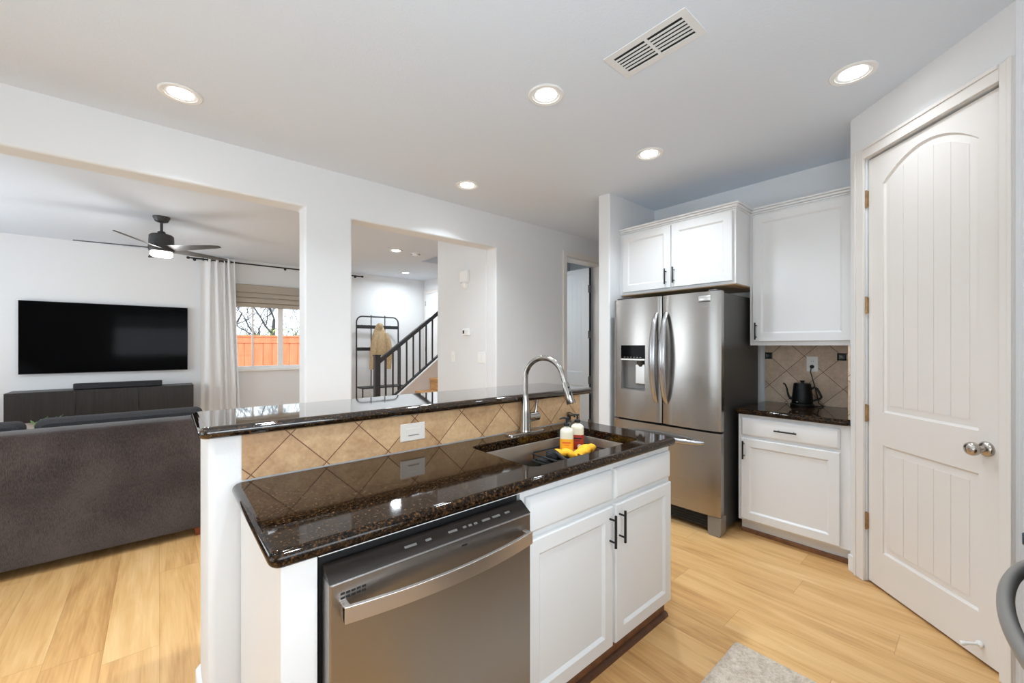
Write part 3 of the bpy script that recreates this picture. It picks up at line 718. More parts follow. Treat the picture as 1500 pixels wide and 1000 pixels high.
for (p0, p1, r0_) in (((1.487, 1.405, cz+.026), (1.565, 1.325, cz+.016), .024), ((1.562, 1.318, cz+.018), (1.715, 1.352, cz+.028), .029)):
    P0, P1 = Vector(p0), Vector(p1); pts = []; rs = []
    for i in range(13):
        q = i/12; p = P0.lerp(P1, q); p.z += .010*math.sin(q*PI)+.004*math.sin(14*q); pts.append(p); rs.append(r0_*(.6+.45*math.sin(PI*(.12+.76*q))+.10*math.sin(19*q)))
    cl.tube(pts, rs, 14, flat=(.72, 1.1))
tag(cl.build('dish_cloth', M['cloth_yellow']), 'crumpled yellow dish cloth lying in front of the soap bottles', 'cloth')
br = thing('scrub_brush', 'black bristly scrubber at the left end of the sink caddy', 'brush', (1.44, 1.37, cz))
lumpy('x', None, (1.445, 1.375, cz+.029), .030, .042, .028, .16, 3).build('bristle_head', M['bristle'], br)
MB().tube([(1.445, 1.36, cz+.045), (1.437, 1.29, cz+.028), (1.43, 1.20, cz+.012)], [.009, .008, .007], 10).build('handle', M['rubber'], br)

# faucet
fc = thing('faucet', 'tall brushed nickel gooseneck faucet behind the sink', 'faucet', (1.455, 1.582, CT1))
FX, FY = 1.455, 1.582
MB().loft([[(x, y, z) for x, y in rrect(FX-.128+e, FX+.128-e, FY-.029+e, FY+.029-e, .028-e, 6)] for e, z in ((0, CT1), (0, CT1+.004), (.004, CT1+.008))]).build('base_plate', M['faucet'], fc)
MB().lathe([(.031, CT1+.008), (.029, CT1+.02), (.027, CT1+.10), (.022, CT1+.16), (.0165, CT1+.185), (.0165, CT1+.20)], (FX, FY, 0), 'Z').build('body', M['faucet'], fc)
sp = [(FX, FY, CT1+.18)]; zc = CT1+.285; R = .108
sp.append((FX, FY, zc))
for i in range(1, 15):
    a = PI*i/14*.93; sp.append((FX+.25*R*(1-math.cos(a)), FY-R*(1-math.cos(a)), zc+R*math.sin(a)))
e = Vector(sp[-1]); t = (Vector(sp[-1])-Vector(sp[-2])).normalized()
sp.append(tuple(e+t*.04))
MB().tube(sp, .0135, 16).build('spout', M['faucet'], fc)
e = Vector(sp[-1])
hd = MB(); hd.tube([e-t*.005, e+t*.02, e+t*.06, e+t*.10, e+t*.104], [.0145, .018, .0205, .023, .021], 18); sh = hd.build('spray_head', M['faucet'], fc)
q = e+t*.055; side = Vector((-.3, -1, .15)).normalized(); side = (side-t*side.dot(t)).normalized()
bt = MB(); bt.ball(q+side*.019, .007, 1, .7, 1.7, 10, 8); bt.ball(q+side*.019-t*.03, .005, 1, .7, 1, 10, 8); bt.build('spray_button', M['rubber'], sh)
lv = MB(); lv.tube([(FX+.018, FY, CT1+.078), (FX+.088, FY, CT1+.078), (FX+.093, FY, CT1+.078)], [.024, .024, .019], 18); lo = lv.build('valve', M['faucet'], fc)
MB().tube([(FX+.072, FY, CT1+.096), (FX+.077, FY, CT1+.12), (FX+.083, FY-.004, CT1+.165)], [.009, .007, .008], 10).build('lever', M['faucet'], lo)
sd = thing('soap_dispenser', 'short built-in nickel soap pump at the back right corner of the sink', 'soap dispenser', (1.80, 1.585, CT1))
MB().lathe([(.022, CT1), (.022, CT1+.006), (.013, CT1+.01), (.012, CT1+.045), (.016, CT1+.05), (.016, CT1+.068), (.008, CT1+.072)], (1.80, 1.585, 0), 'Z', 18).build('stem', M['faucet'], sd)
MB().tube([(1.80, 1.585, CT1+.06), (1.785, 1.55, CT1+.064), (1.775, 1.52, CT1+.056)], [.008, .007, .006], 10).build('nozzle', M['faucet'], sd)
# dimmer plate on the tiles
dm = thing('switch_plate', 'white sideways dimmer switch plate on the tan tiles under the bar', 'switch', (.841, 1.645, .993))
MB().rect_loft(.7825, .8995, .955, 1.031, [(0, 1.641), (.003, 1.639)], 1.6449).build('plate', M['ivory'], dm, sharp=20)
MB().rect_loft(.807, .875, .976, 1.010, [(0, 1.6385), (.001, 1.6375)], 1.6395).build('rocker', M['ivory'], dm, sharp=20)
MB().box(.817, .868, 1.6368, 1.6376, .978, .9815).build('slide_track', M['grey_slot'], dm, smooth=False)

# ================================================================== FRIDGE WALL (fronts face -X; local x runs towards the pantry)
RZ = -PI/2
fr = thing('refrigerator', 'stainless steel french-door refrigerator with ice dispenser and bottom freezer drawer', 'refrigerator', (3.0, 2.135, 0), RZ)
FW = .90
MB().box(.008, FW-.008, .075, .76, .04, 1.752).build('body', M['fridge_side'], fr, True, bevel=.004)
def curve_pts(xa, xb, xl, xr, back, bow=.016, n=10):
    def f(x):
        q = (2*(x-xl)/(xr-xl)-1); e = .010*max(0, (abs(q)-.88)/.12)**2
        return bow*q*q+e
    xs = [xa+(xb-xa)*i/n for i in range(n+1)]
    return [(x, f(x)) for x in xs]+[(xb, back), (xa, back)]
G = .005
MB().box(.012, FW-.012, .0685, .0748, .146, 1.75).build('gasket_and_gap', M['gasket_and_gap'], fr, True, smooth=False)  # sheet behind the doors, darkens the gap between them as shade would
def door_prism(m, xa, xb, xl, xr, z0, z1): m.prism(curve_pts(xa, xb, xl, xr, .068), z0, z1)
# left door with the dispenser recess
xl, xr = .0, FW/2-G
rx0, rx1, rz0, rz1 = .083, .310, 1.0, 1.255
m = MB(); door_prism(m, xl, rx0, xl, xr, .755, 1.762); door_prism(m, rx1, xr, xl, xr, .755, 1.762); door_prism(m, rx0, rx1, xl, xr, .755, rz0); door_prism(m, rx0, rx1, xl, xr, rz1, 1.762)
bmesh.ops.remove_doubles(m.bm, verts=m.bm.verts[:], dist=.0002)
ld = m.build('left_door', M['steel'], fr, True, sharp=25)
dp = MB(); dp.box(rx0, rx1, .055, .067, rz0, rz1); dp.box(rx0, rx0+.004, .012, .055, rz0, rz1); dp.box(rx1-.004, rx1, .012, .055, rz0, rz1)
dpo = dp.build('dispenser_recess', M['recess'], ld, True, smooth=False)
MB().box(rx0, rx1, .002, .055, rz0, rz0+.010).build('drip_tray', M['drain'], dpo, True, bevel=.002)
MB().box(rx0+.115, rx1-.02, .035, .055, rz0+.05, rz0+.215).build('paddle', M['badge'], dpo, True, bevel=.006)
MB().lathe([(.030, .255), (.028, .225), (.016, .205), (.012, .195)], (rx0+.165, .036, rz0), 'Z', 16).build('spout', M['fridge_side'], dpo, True)
cpn = MB().box(rx0, rx1, -.0015, .01, rz1+.006, rz1+.118).build('dispenser_panel', M['screen'], ld, True, bevel=.002)
for i in range(6): MB().box(rx0+.03+i*.03, rx0+.045+i*.03, -.0019, -.0014, rz1+.016, rz1+.019).build('button', M['mark'], cpn, True, smooth=False)
MB().box(rx0, rx1, -.003, .01, rz1-.008, rz1+.006).build('dispenser_trim', M['badge'], ld, True, bevel=.002)
m = MB(); door_prism(m, FW/2+G, FW, FW/2+G, FW, .755, 1.762)
rd = m.build('right_door', M['steel'], fr, True, sharp=25)
m = MB(); m.prism(curve_pts(0, FW, 0, FW, .068, .010, 20), .145, .74); fz = m.build('freezer_drawer', M['steel'], fr, True, sharp=25)
MB().rect_loft(FW-.155, FW-.065, 1.693, 1.733, [(0, .003), (.003, .001)], .012).build('badge', M['badge'], rd, True)
MB().box(FW-.15, FW-.07, .000, .006, 1.688, 1.692).build('badge_print', M['slot'], rd, True, smooth=False)
def bow_handle(parent, x, z0, z1, horiz=False):
    m = MB(); pts = []; rs = []; n = 20
    for i in range(n+1):
        q = i/n; s = math.sin(PI*q)
        o = .012-.072*s**.6
        if horiz: pts.append((z0+(z1-z0)*q, o, x))
        else: pts.append((x, o, z0+(z1-z0)*q))
        rs.append(.011+.009*s)
    m.tube(pts, rs, 14, flat=(.95, 1.5) if not horiz else (1.25, 1.0)); return m.build('handle', M['chrome'], parent, True)
bow_handle(ld, FW/2-.042, .915, 1.625); bow_handle(rd, FW/2+.042, .915, 1.625)
bow_handle(fz, .655, .12, FW-.12, True)
g = MB(); g.box(.03, FW-.03, .05, .07, .035, .14)
for i in range(5): g.box(.05, FW-.05, .044, .05, .048+i*.018, .056+i*.018)
g.build('grille', M['gasket_and_gap'], fr, True, smooth=False)
for x in (.0, FW-.095): MB().prism_y([(x+.012, 0), (x+.083, 0), (x+.095, .03), (x+.095, .14), (x, .14), (x, .03)], .02, .11).build('foot', M['handle_grey'], fr, True, bevel=.004)
for x in (.03, FW-.09): MB().box(x, x+.06, .02, .14, 1.7535, 1.775).build('hinge_cover', M['fridge_side'], fr, True, bevel=.006)

def crown(m, x0, x1, y0, y1, z, left=False, right=True):
    for dz0, dz1, o in ((0, .014, .008), (.014, .032, .018), (.032, .048, .028)):
        m.box(x0-(o if left else 0), x1+(o if right else 0), y0-o, y1, z+dz0, z+dz1)
# cabinet over the fridge
of = thing('wall_cabinet', 'white two-door cabinet above the refrigerator', 'cabinet', (3.21, 2.2145, 0), RZ, None)
OW = 1.0
MB().box(0, OW, .021, .609, 1.832, 2.385).build('body', M['cab'], of, True, smooth=False)
m = MB(); crown(m, 0, OW, .021, .609, 2.3855); m.build('crown_moulding', M['cab'], of, True, bevel=.006)
a = shaker(of, 'door', .03, OW/2-.004, 1.852, 2.372, 0, rail=.06); b = shaker(of, 'door', OW/2+.004, OW-.02, 1.852, 2.372, 0, rail=.06)
bar_pull(a, (OW/2-.04, 0, 1.945), .13); bar_pull(b, (OW/2+.03, 0, 1.95), .13)
MB().box(.01, OW-.01, .03, .6, 1.826, 1.8315).build('underside', M['cab_under'], of, True, smooth=False)
# tall wall cabinet by the pantry
uc = thing('wall_cabinet', 'white single-door wall cabinet above the kettle', 'cabinet', (3.485, 1.2145, 0), RZ)
UW = .664
MB().box(0, UW, .021, .334, 1.372, 2.385).build('body', M['cab'], uc, True, smooth=False)
m = MB(); crown(m, .001, UW, .021, .334, 2.3855, False, False); m.build('crown_moulding', M['cab'], uc, True, bevel=.006)
a = shaker(uc, 'door', .022, UW-.03, 1.402, 2.372, 0, rail=.06)
bar_pull(a, (.05, 0, 1.48), .13)
# base cabinet with drawer
bc = thing('base_cabinet', 'white base cabinet with one drawer and one door beside the pantry', 'cabinet', (3.205, 1.195, 0), RZ)
BWid = .644
MB().box(0, BWid, .021, .614, .105, CT0-.0005).build('body', M['cab'], bc, True, smooth=False)
d = drawer_front(bc, 'drawer', .022, BWid-.05, .722, .85, 0); bar_pull(d, ((BWid-.03)/2, 0, .787), .13, False)
a = shaker(bc, 'door', .022, BWid-.05, .118, .702, 0); bar_pull(a, (.045, 0, .62), .13)
MB().box(.0, BWid, .085, .1, .0, .1045).build('toe_kick', M['cab'], bc, True, smooth=False)
MB().box(.0, BWid, .066, .0848, 0, .03).build('quarter_round', M['toe_wood'], bc, True, bevel=.006)
tag(slab(3.185, WX-.0125, .5515, 1.212, CT0, CT1, .012).build('countertop', M['granite'], flat_z=True), 'small dark granite countertop under the kettle, beside the refrigerator', 'countertop')
bs = tag(MB().box(WX-.012, WX-.0005, .5615, 1.205, CT1+.0005, 1.3715).box(3.21, WX-.0005, .5505, .561, CT1+.0005, 1.3715).build('tile_backsplash', M['tile_wall'], smooth=False),
    'taupe diagonal tile backsplash behind the kettle', 'backsplash')
for y in (1.179, .702):
    a = MB().rect_loft(-.027, .027, -.027, .027, [(0, .0), (.008, -.004), (.014, -.002)], .004).build('accent_tile', M['accent'], bs, True, sharp=20)
    a.location = (WX-.0125, y, 1.287); a.rotation_euler = (0, 0, RZ)
# outlet, kettle, cord
ol = thing('outlet', 'white wall outlet on the taupe tiles behind the kettle', 'outlet', (WX-.0125, .881, 1.228), RZ)
MB().rect_loft(-.037, .037, -.058, .058, [(0, -.002), (.003, -.004)], -.0001).build('plate', M['plastic'], ol, True, sharp=20)
so = MB()
for z in (.02, -.02):
    so.rect_loft(-.016, .016, z-.014, z+.014, [(0, -.005), (.002, -.0055)], -.004)
so.build('sockets', M['plastic'], ol, True, sharp=20)
sl = MB()
for z in (.02,):
    for x in (-.007, .005): sl.box(x, x+.002, -.006, -.0054, z-.002, z+.007)
sl.build('socket_slots', M['slot'], ol, True, smooth=False)
KX, KY = 3.67, .912
kt = thing('kettle', 'matte black gooseneck electric kettle on the small granite counter', 'kettle', (KX, KY, CT1), RZ)
MB().lathe([(.075, .0), (.077, .006), (.077, .016), (.07, .022)], (0, 0, 0), 'Z', 32).build('power_base', M['kettle'], kt, True)
kb = MB().lathe([(.066, .0225), (.068, .028), (.066, .06), (.055, .165), (.053, .17)], (0, 0, 0), 'Z', 36).build('body', M['kettle'], kt, True)
kl = MB().lathe([(.052, .1705), (.05, .174), (.012, .177), (.010, .182), (.016, .186), (.016, .192), (.006, .194)], (0, 0, 0), 'Z', 28).build('lid', M['kettle'], kt, True)
MB().tube([(-.056, 0, .05), (-.075, 0, .052), (-.088, 0, .07), (-.095, 0, .10), (-.102, 0, .135), (-.112, 0, .158), (-.124, 0, .166)], [.012, .010, .008, .0068, .006, .0056, .0055], 12).build('spout', M['kettle'], kt, True)
MB().tube([(.055, 0, .135), (.075, 0, .148), (.092, 0, .138), (.108, 0, .105), (.118, 0, .08), (.112, 0, .068), (.09, 0, .058), (.066, 0, .047)], [.008, .0085, .0085, .008, .008, .0075, .007, .007], 12).build('handle', M['kettle'], kt, True)
MB().box(-.022, .004, -.0665, -.060, .034, .039).build('badge', M['mark'], kb, True, smooth=False)
cb = thing('power_cord', 'thin black power cord from the kettle up to the outlet', 'cord', (WX-.03, .88, CT1))
MB().lathe([(.014, 0), (.014, -.012), (.009, -.022), (.004, -.026)], (WX-.018, .881, 1.208), 'X', 14).build('plug', M['rubber'], cb)
MB().tube([(WX-.042, .881, 1.206), (WX-.05, .884, 1.17), (WX-.045, .868, 1.10), (WX-.045, .845, 1.0), (WX-.055, .83, .935), (WX-.07, .80, .9185), (WX-.11, .79, .9185), (WX-.13, .82, .9185), (KX+.045, .845, .9205)], .0035, 8).build('cable', M['rubber'], cb)

# ================================================================== RANGE AND RUG
rg = thing('range', 'kitchen range with grey bowed oven handle, mostly beyond the right edge', 'range', (1.13, -.095, 0))
RW = .74
MB().box(0, RW, -.63, -.03, .03, .905).build('body', M['enamel'], rg, True, bevel=.004)
MB().box(.005, RW-.005, -.03, 0, .16, .80).build('oven_door', M['enamel'], rg, True, bevel=.006)
MB().box(.005, RW-.005, -.03, 0, .04, .15).build('drawer', M['enamel'], rg, True, bevel=.006)
MB().prism_x([(-.03, .81), (.0, .81), (-.012, .90), (-.03, .905)], .005, RW-.005).build('control_panel', M['enamel'], rg, True)
pts = []
for i in range(21):
    q = i/20; pts.append((.03+(RW-.06)*q, -.004+.072*math.sin(PI*q)**.55, .765))
MB().tube(pts, .0165, 14, flat=(1.1, .9)).build('oven_handle', M['handle_grey'], rg, True)
for x in (.10, .25, .37, .49, .60):
    MB().lathe([(.021, -.006), (.021, .012), (.018, .034), (.014, .038)], (x, -.002, .86), 'Y', 20).build('knob', M['knob_blue_reflection'], rg, True)
MB().box(0, RW, -.63, .0, .9055, .92).build('cooktop', M['enamel'], rg, True, bevel=.004)
m = MB()
for cx in (.2, .54):
    for cy in (-.18, -.46):
        for a in range(4): m.box(*( (cx-.13, cx+.13, cy-.006, cy+.006) if a == 0 else (cx-.006, cx+.006, cy-.12, cy+.12) if a == 1 else (cx-.13, cx+.13, cy-.125, cy-.113) if a == 2 else (cx-.13, cx+.13, cy+.113, cy+.125)), .9205, .94)
m.build('grates', M['rubber'], rg, True, smooth=False)
tag(MB().loft([[(x, y, z) for x, y in rrect(.75+e, 2.012-e, .12+e, .757-e, .012, 3)] for e, z in ((0, .0005), (0, .009), (.004, .012))]).build('rug', M['rug']),
    'beige speckled kitchen rug on the oak floor in front of the sink', 'rug')

# ================================================================== CEILING FIXTURES
def can_light(label, loc, group, power, spread=122, first=[None]):
    if first[0] is None:
        c = thing('recessed_light', label, 'ceiling light', loc, 0, group)
        MB().lathe([(.098, -.0005), (.098, -.004), (.092, -.008), (.074, -.006), (.070, -.0005)], (0, 0, 0), 'Z', 36, False, False).build('trim_ring', M['trim'], c, True)
        MB().lathe([(.071, -.004), (.058, -.0008), (.0575, -.0006), (.0575, -.0005)], (0, 0, 0), 'Z', 36, False, False).build('baffle', M['trim'], c, True)
        MB().lathe([(.057, -.0018), (.057, -.0008)], (0, 0, 0), 'Z', 36).build('lens', M['lens'], c, True)
        first[0] = c
    else:
        c = dup(first[0], loc, None, label); c['group'] = group
        for ch in list(c.children):
            if ch.type == 'LIGHT': bpy.data.objects.remove(ch)
    lamp('lamp_light', 'AREA', (0, 0, -.012), (0, 0, 0), power, .11, color=(.82, .92, 1.0), parent=c, shape='DISK').data.spread = math.radians(spread)
    return c
KP = 7.5
g_ = 'recessed lights in the kitchen ceiling'
can_light('recessed ceiling light nearest the fan, above the bar end', (.088, 2.863, H), g_, KP)
can_light('recessed ceiling light directly above the faucet and sink', (1.602, 1.576, H), g_, KP)
can_light('recessed ceiling light in front of the pantry door', (2.644, .442, H), g_, KP*.3)
can_light('recessed ceiling light in front of the refrigerator cabinet', (2.65, 1.578, H), g_, KP)
can_light('smallest recessed kitchen light, near the hall opening', (1.993, 2.9, H), g_, KP)
for p in ((.45, .44), (-1.2, 1.5), (-1.6, 2.86), (.45, 1.576)):
    can_light('recessed kitchen ceiling light outside the picture, on the patio side of the room', (p[0], p[1], H), 'recessed kitchen lights outside the picture', KP)
can_light('nearer recessed light in the hall ceiling beside the smoke detector', (2.586, 5.57, H), 'recessed lights in the hall ceiling', 13, 165)
can_light('farther recessed light in the hall ceiling above the coat rack', (3.51, 7.15, H), 'recessed lights in the hall ceiling', 13, 165)
can_light('added unseen ceiling light in the small room behind the open back door', (3.35, 4.04, H), 'added light of the back room', 7, 150)  # unseen fixture added to brighten the room and its door
sm = thing('smoke_detector', 'small round white smoke detector on the hall ceiling', 'smoke detector', (2.89, 5.55, H))
MB().lathe([(.062, -.0005), (.062, -.018), (.052, -.034), (.02, -.038)], (0, 0, 0), 'Z', 28).build('housing', M['plastic'], sm, True)
MB().lathe([(.064, -.018), (.064, -.023), (.058, -.023)], (0, 0, 0), 'Z', 28, False, False).build('grille_ring', M['grey_slot'], sm, True)
# air vent
vt = thing('air_vent', 'white rectangular ceiling air vent with dark slots', 'vent', (1.71, 1.0, H))
xs = [1.609, 1.649]; VX0, VX1, VY0, VY1 = 1.609, 1.812, .797, 1.203
m = MB()
m.box(VX0, VX0+.035, VY0, VY1, H-.006, H-.0005); m.box(VX1-.035, VX1, VY0, VY1, H-.006, H-.0005)
m.box(VX0+.035, VX1-.035, VY0, VY0+.035, H-.006, H-.0005); m.box(VX0+.035, VX1-.035, VY1-.035, VY1, H-.006, H-.0005); m.box(VX0+.035, VX1-.035, .993, 1.007, H-.006, H-.0005)
m.build('frame', M['wall'], vt, bevel=.002)
MB().box(VX0+.034, VX1-.034, VY0+.034, VY1-.034, H-.0012, H-.0004).build('duct_opening', M['slot'], vt, smooth=False)
for ya, yb in ((VY0+.035, .993), (1.007, VY1-.035)):
    for i in range(5):
        x = VX0+.035+.133*(i+1)/6
        MB().box(x-.0045, x+.0045, ya, yb, H-.0055, H-.0015).build('slat', M['wall'], vt, smooth=False)

# ================================================================== LIVING ROOM
tv = thing('television', 'large black wall-mounted television above the floating console', 'television', (-.5, Y1, 1.0))
MB().rect_loft(-1.312, .318, 1.014, 1.928, [(0, 7.745), (.002, 7.742)], 7.775).build('frame', M['tvframe'], tv, sharp=20)
MB().box(-1.306, .312, 7.7412, 7.7418, 1.022, 1.922).build('screen', M['screen'], tv, smooth=False)
MB().box(-.75, -.25, 7.7752, 7.7995, 1.25, 1.7).build('wall_bracket', M['tvframe'], tv, smooth=False)
cs = thing('media_console', 'long black-brown floating console mounted under the television', 'console', (-.5, Y1, .45))
MB().box(-1.365, .37, 7.42, 7.7995, .452, .812).build('body', M['console'], cs, bevel=.003)
for i in range(3):
    x0 = -1.363+i*.578; MB().box(x0, x0+.574, 7.402, 7.4195, .456, .808).build('drawer_front', M['console'], cs, bevel=.002)
sbr = thing('soundbar', 'long black soundbar on top of the floating console', 'soundbar', (-.42, 7.6, .812))
MB().box(-.83, .03, 7.55, 7.66, .8125, .885).build('body', M['tvframe'], sbr, bevel=.008)
MB().box(-.822, .022, 7.546, 7.5498, .82, .878).build('grille', M['cushion'], sbr, smooth=False)

# sofa seen from behind
sf = thing('sofa', 'dark brown-grey fabric sofa with its back to the kitchen', 'sofa', (-.9, 4.1, 0))
SL, SR, SY = -2.15, .30, 3.70
m = MB(); m.prism_x([(SY, .062), (SY+.26, .062), (SY+.26, .80), (SY+.20, .85), (SY+.05, .857), (SY+.006, .845)], SL, SR); m.build('back', M['sofa'], sf, bevel=.012, segs=3)
MB().box(SL+.005, SR-.005, SY+.2605, SY+.93, .062, .30).build('base', M['sofa'], sf, bevel=.015)
for xa, xb in ((SL, SL+.18), (SR-.18, SR)): MB().box(xa, xb, SY+.261, SY+.95, .3005, .62).build('arm', M['sofa'], sf, bevel=.03, segs=4)
for i in range(2):
    wseat = (SR-SL-.37)/2; x = SL+.185+i*wseat
    MB().box(x+.004, x+wseat-.004, SY+.36, SY+.93, .3005, .46).build('seat_cushion', M['sofa'], sf, bevel=.03, segs=4)
def puff(m, x0, x1, y0, y1, z0, z1, r=.05, n=6):
    for_ = []
    for i in range(n+1):
        q = i/n; a = PI*q
        e = r*(1-math.sin(a)**.5) if 0 < q < 1 else r
        for_.append([(x, y0+(y1-y0)*q, z) for x, z in rrect(x0+e, x1-e, z0+e, z1-e*.9, .045, 5)])
    m.loft(for_); return m
for x0, x1, zt in ((-1.62, -.655, .885), (-.615, .26, .89)):
    puff(MB(), x0, x1, SY+.262, SY+.46, .47, zt, .03).build('back_cushion', M['cushion'], sf)
for x in (SL+.08, SR-.08):
    for y in (SY+.05, SY+.86): MB().loft([[(x-.02, y-.02, 0), (x+.02, y-.02, 0), (x+.02, y+.02, 0), (x-.02, y+.02, 0)], [(x-.03, y-.03, .0615), (x+.03, y-.03, .0615), (x+.03, y+.03, .0615), (x-.03, y+.03, .0615)]]).build('leg', M['red_wood'], sf)

# potted plant beyond the sofa
pl = thing('potted_plant', 'small leafy green plant just peeking over the sofa back', 'plant', (-.72, 5.0, 0))
MB().lathe([(.10, 0), (.14, .02), (.15, .36), (.142, .36), (.135, .3)], (-.72, 5.0, 0), 'Z', 24).build('pot', M['pot'], pl)
m = MB(); rnd = random.Random(5)
for i in range(34):
    a = rnd.uniform(0, 2*PI); r = rnd.uniform(.02, .15); z = rnd.uniform(.55, .78)
    p0 = Vector((-.72+.03*math.cos(a), 5+.03*math.sin(a), .3)); p1 = Vector((-.72+r*math.cos(a), 5+r*math.sin(a), z))
    m.tube([p0, p0.lerp(p1, .5)+Vector((0, 0, .03)), p1], .002, 5)
    d = (p1-p0).normalized(); s = d.cross(Vector((0, 0, 1))).normalized()*.011
    d2_ = (d+Vector((math.cos(a)*.8, math.sin(a)*.8, -.2))).normalized()*.05
    up = s.cross(d2_).normalized()*.002
    m.loft([[p1-s*.1, p1+up*.3, p1+s*.1, p1-up*.3], [p1+d2_*.5-s, p1+d2_*.5+up, p1+d2_*.5+s, p1+d2_*.5-up], [p1+d2_-s*.1, p1+d2_+up*.1, p1+d2_+s*.1, p1+d2_-up*.1]])
m.build('foliage', M['leaf'], pl)

# ceiling fan
FXc, FYc = .017, 5.75
fn = thing('ceiling_fan', 'dark grey five-blade ceiling fan with a glowing light', 'ceiling fan', (FXc, FYc, H))
MB().lathe([(.075, -.0005), (.073, -.012), (.055, -.05), (.022, -.062)], (0, 0, 0), 'Z', 28).build('canopy', M['fan'], fn, True)
MB().lathe([(.013, -.06), (.013, -.158)], (0, 0, 0), 'Z', 16).build('downrod', M['fan'], fn, True)
MB().lathe([(.028, -.155), (.034, -.162), (.036, -.185), (.09, -.19), (.104, -.205), (.108, -.30), (.112, -.345), (.104, -.372), (.094, -.374)], (0, 0, 0), 'Z', 36).build('motor', M['fan'], fn, True)
MB().lathe([(.092, -.3745), (.095, -.40), (.088, -.418), (.05, -.425), (.001, -.426)], (0, 0, 0), 'Z', 36).build('light_globe', M['fan_lens'], fn, True)
for kk in range(5):
    a = math.radians(170.6-72*kk); m = MB(); loops = []
    for i in range(9):
        q = i/8; rr_ = .09+.58*q; hw = .066-.030*q; pit = math.radians(-16)*(1-.2*q); sk_ = -.012*q
        if q > .93: hw *= .75
        sec = []
        for u_, t_ in ((-1, 0), (-.6, .004), (0, .0055), (.6, .004), (1, 0), (.6, -.004), (0, -.0045), (-.6, -.004)):
            yy_ = u_*hw+sk_; x_, y_, z_ = rr_, yy_*math.cos(pit), t_+yy_*math.sin(pit)-.335
            sec.append((x_*math.cos(a)-y_*math.sin(a), x_*math.sin(a)+y_*math.cos(a), z_))
        loops.append(sec)
    m.loft(loops); m.build('blade', M['fan_blade'], fn, True)
lamp('lamp_light', 'POINT', (0, 0, -.46), (0, 0, 0), 14, color=(.95, .98, 1.0), parent=fn).data.shadow_soft_size = .08

# curtain rod, curtain, roman shade
ry, rz = 7.675, 2.665
rod = thing('curtain_rod', 'thin black curtain rod above the living room window', 'curtain rod', (1.6, Y1, rz))
MB().cyl((.33, ry, rz), (2.88, ry, rz), .011, 12).build('rod', M['black'], rod)
for x in (.32, 2.89): MB().lathe([(.012, -.02), (.018, -.012), (.018, .012), (.012, .02)], (x, ry, rz), 'X', 16).build('finial', M['black'], rod)
for x in (.40, 1.62, 2.80): MB().cyl((x, ry, rz), (x, Y1-.0005, rz), .006, 8).lathe([(.02, -.006), (.02, -.0005)], (x, Y1, rz), 'Y', 14).build('bracket', M['black'], rod)
cu = thing('curtain', 'sheer white curtain panel bunched at the left of the window', 'curtain', (.68, ry, 0))
nx, nz = 90, 24; m = MB(); loops = []
def cur(u, v, off):     # v: 0 top .. 1 bottom
    ph = 2*PI*(2.2*u+2.6*u*u)
    amp = .024+.010*u
    x = .46+u*(.42+.10*v)+.012*math.sin(ph*.5+3*v)
    y = ry+amp*math.sin(ph+.5*v*math.sin(4*u))*(1-.15*v)-.012*v*math.sin(7*u)+off
    return (x, y, rz+.04-v*(rz+.015))
for j in range(nz+1):
    v_ = j/nz
    loops.append([cur(i/nx, v_, -.0012) for i in range(nx+1)]+[cur(i/nx, v_, .0012) for i in range(nx, -1, -1)])
m.loft(loops); m.build('cloth', M['sheer'], cu, sharp=60)
for i in range(8):
    u_ = (i+.5)/8*.94+.03; x = .46+u_*.42
    m = MB(); n = 16; ring = [(x, ry+.023*math.cos(2*PI*k/n), rz+.023*math.sin(2*PI*k/n)) for k in range(n+1)]
    m.tube(ring, .004, 6, cap=False); m.build('grommet', M['black'], cu)
rs = thing('roman_shade', 'taupe roman shade folded up at the top of the window', 'window shade', (1.67, 7.76, 2.35))
MB().box(WA+.01, WB-.01, 7.752, 7.7995, 2.318, 2.352).build('headrail', M['shade'], rs, bevel=.003)
prof = [(7.785, 2.33), (7.748, 2.345), (7.744, 2.24), (7.735, 2.228), (7.757, 2.222), (7.742, 2.205), (7.735, 2.16), (7.730, 2.15), (7.757, 2.144), (7.738, 2.125), (7.731, 2.08), (7.727, 2.066), (7.757, 2.060), (7.74, 2.045), (7.738, 1.995), (7.746, 1.988), (7.785, 1.99)]
MB().prism_x(prof, WA+.015, WB-.015).build('shade_cloth', M['shade'], rs)

# ================================================================== HALL
rk = thing('coat_rack', 'dark metal coat rack with hooks and shoe bench against the hall wall', 'coat rack', (3.16, 7.5, 0))
RL, RR, RYb, RYf, RT = 2.755, 3.575, 7.60, 7.29, 1.915
m = MB(); rc = .11; path = [(RL, RYb, 0), (RL, RYb, RT-rc)]
for i in range(1, 7): a = PI-PI/2*i/6; path.append((RL+rc+rc*math.cos(a), RYb, RT-rc+rc*math.sin(a)))
for i in range(0, 7): a = PI/2-PI/2*i/6; path.append((RR-rc+rc*math.cos(a), RYb, RT-rc+rc*math.sin(a)))
path.append((RR, RYb, 0)); m.tube(path, .0135, 10); m.build('frame', M['rack'], rk)
for x in (3.03, 3.30): MB().cyl((x, RYb-.002, .58), (x, RYb-.002, RT+.03), .010, 8).build('upright', M['rack'], rk)
for z in (1.72, 1.305): MB().box(RL+.0, RR, RYb-.024, RYb-.013, z-.032, z+.032).build('hook_rail', M['rack'], rk, bevel=.003)
for z in (1.72, 1.305):
    for i in range(6):
        x = RL+.07+i*.136
        MB().tube([(x, RYb-.024, z+.02), (x, RYb-.05, z-.01), (x, RYb-.075, z-.005), (x, RYb-.082, z+.035)], .005, 6).build('hook', M['rack'], rk)
for x in (RL, RR): MB().cyl((x, RYf, 0), (x, RYf, .61), .0125, 8).build('front_leg', M['rack'], rk)
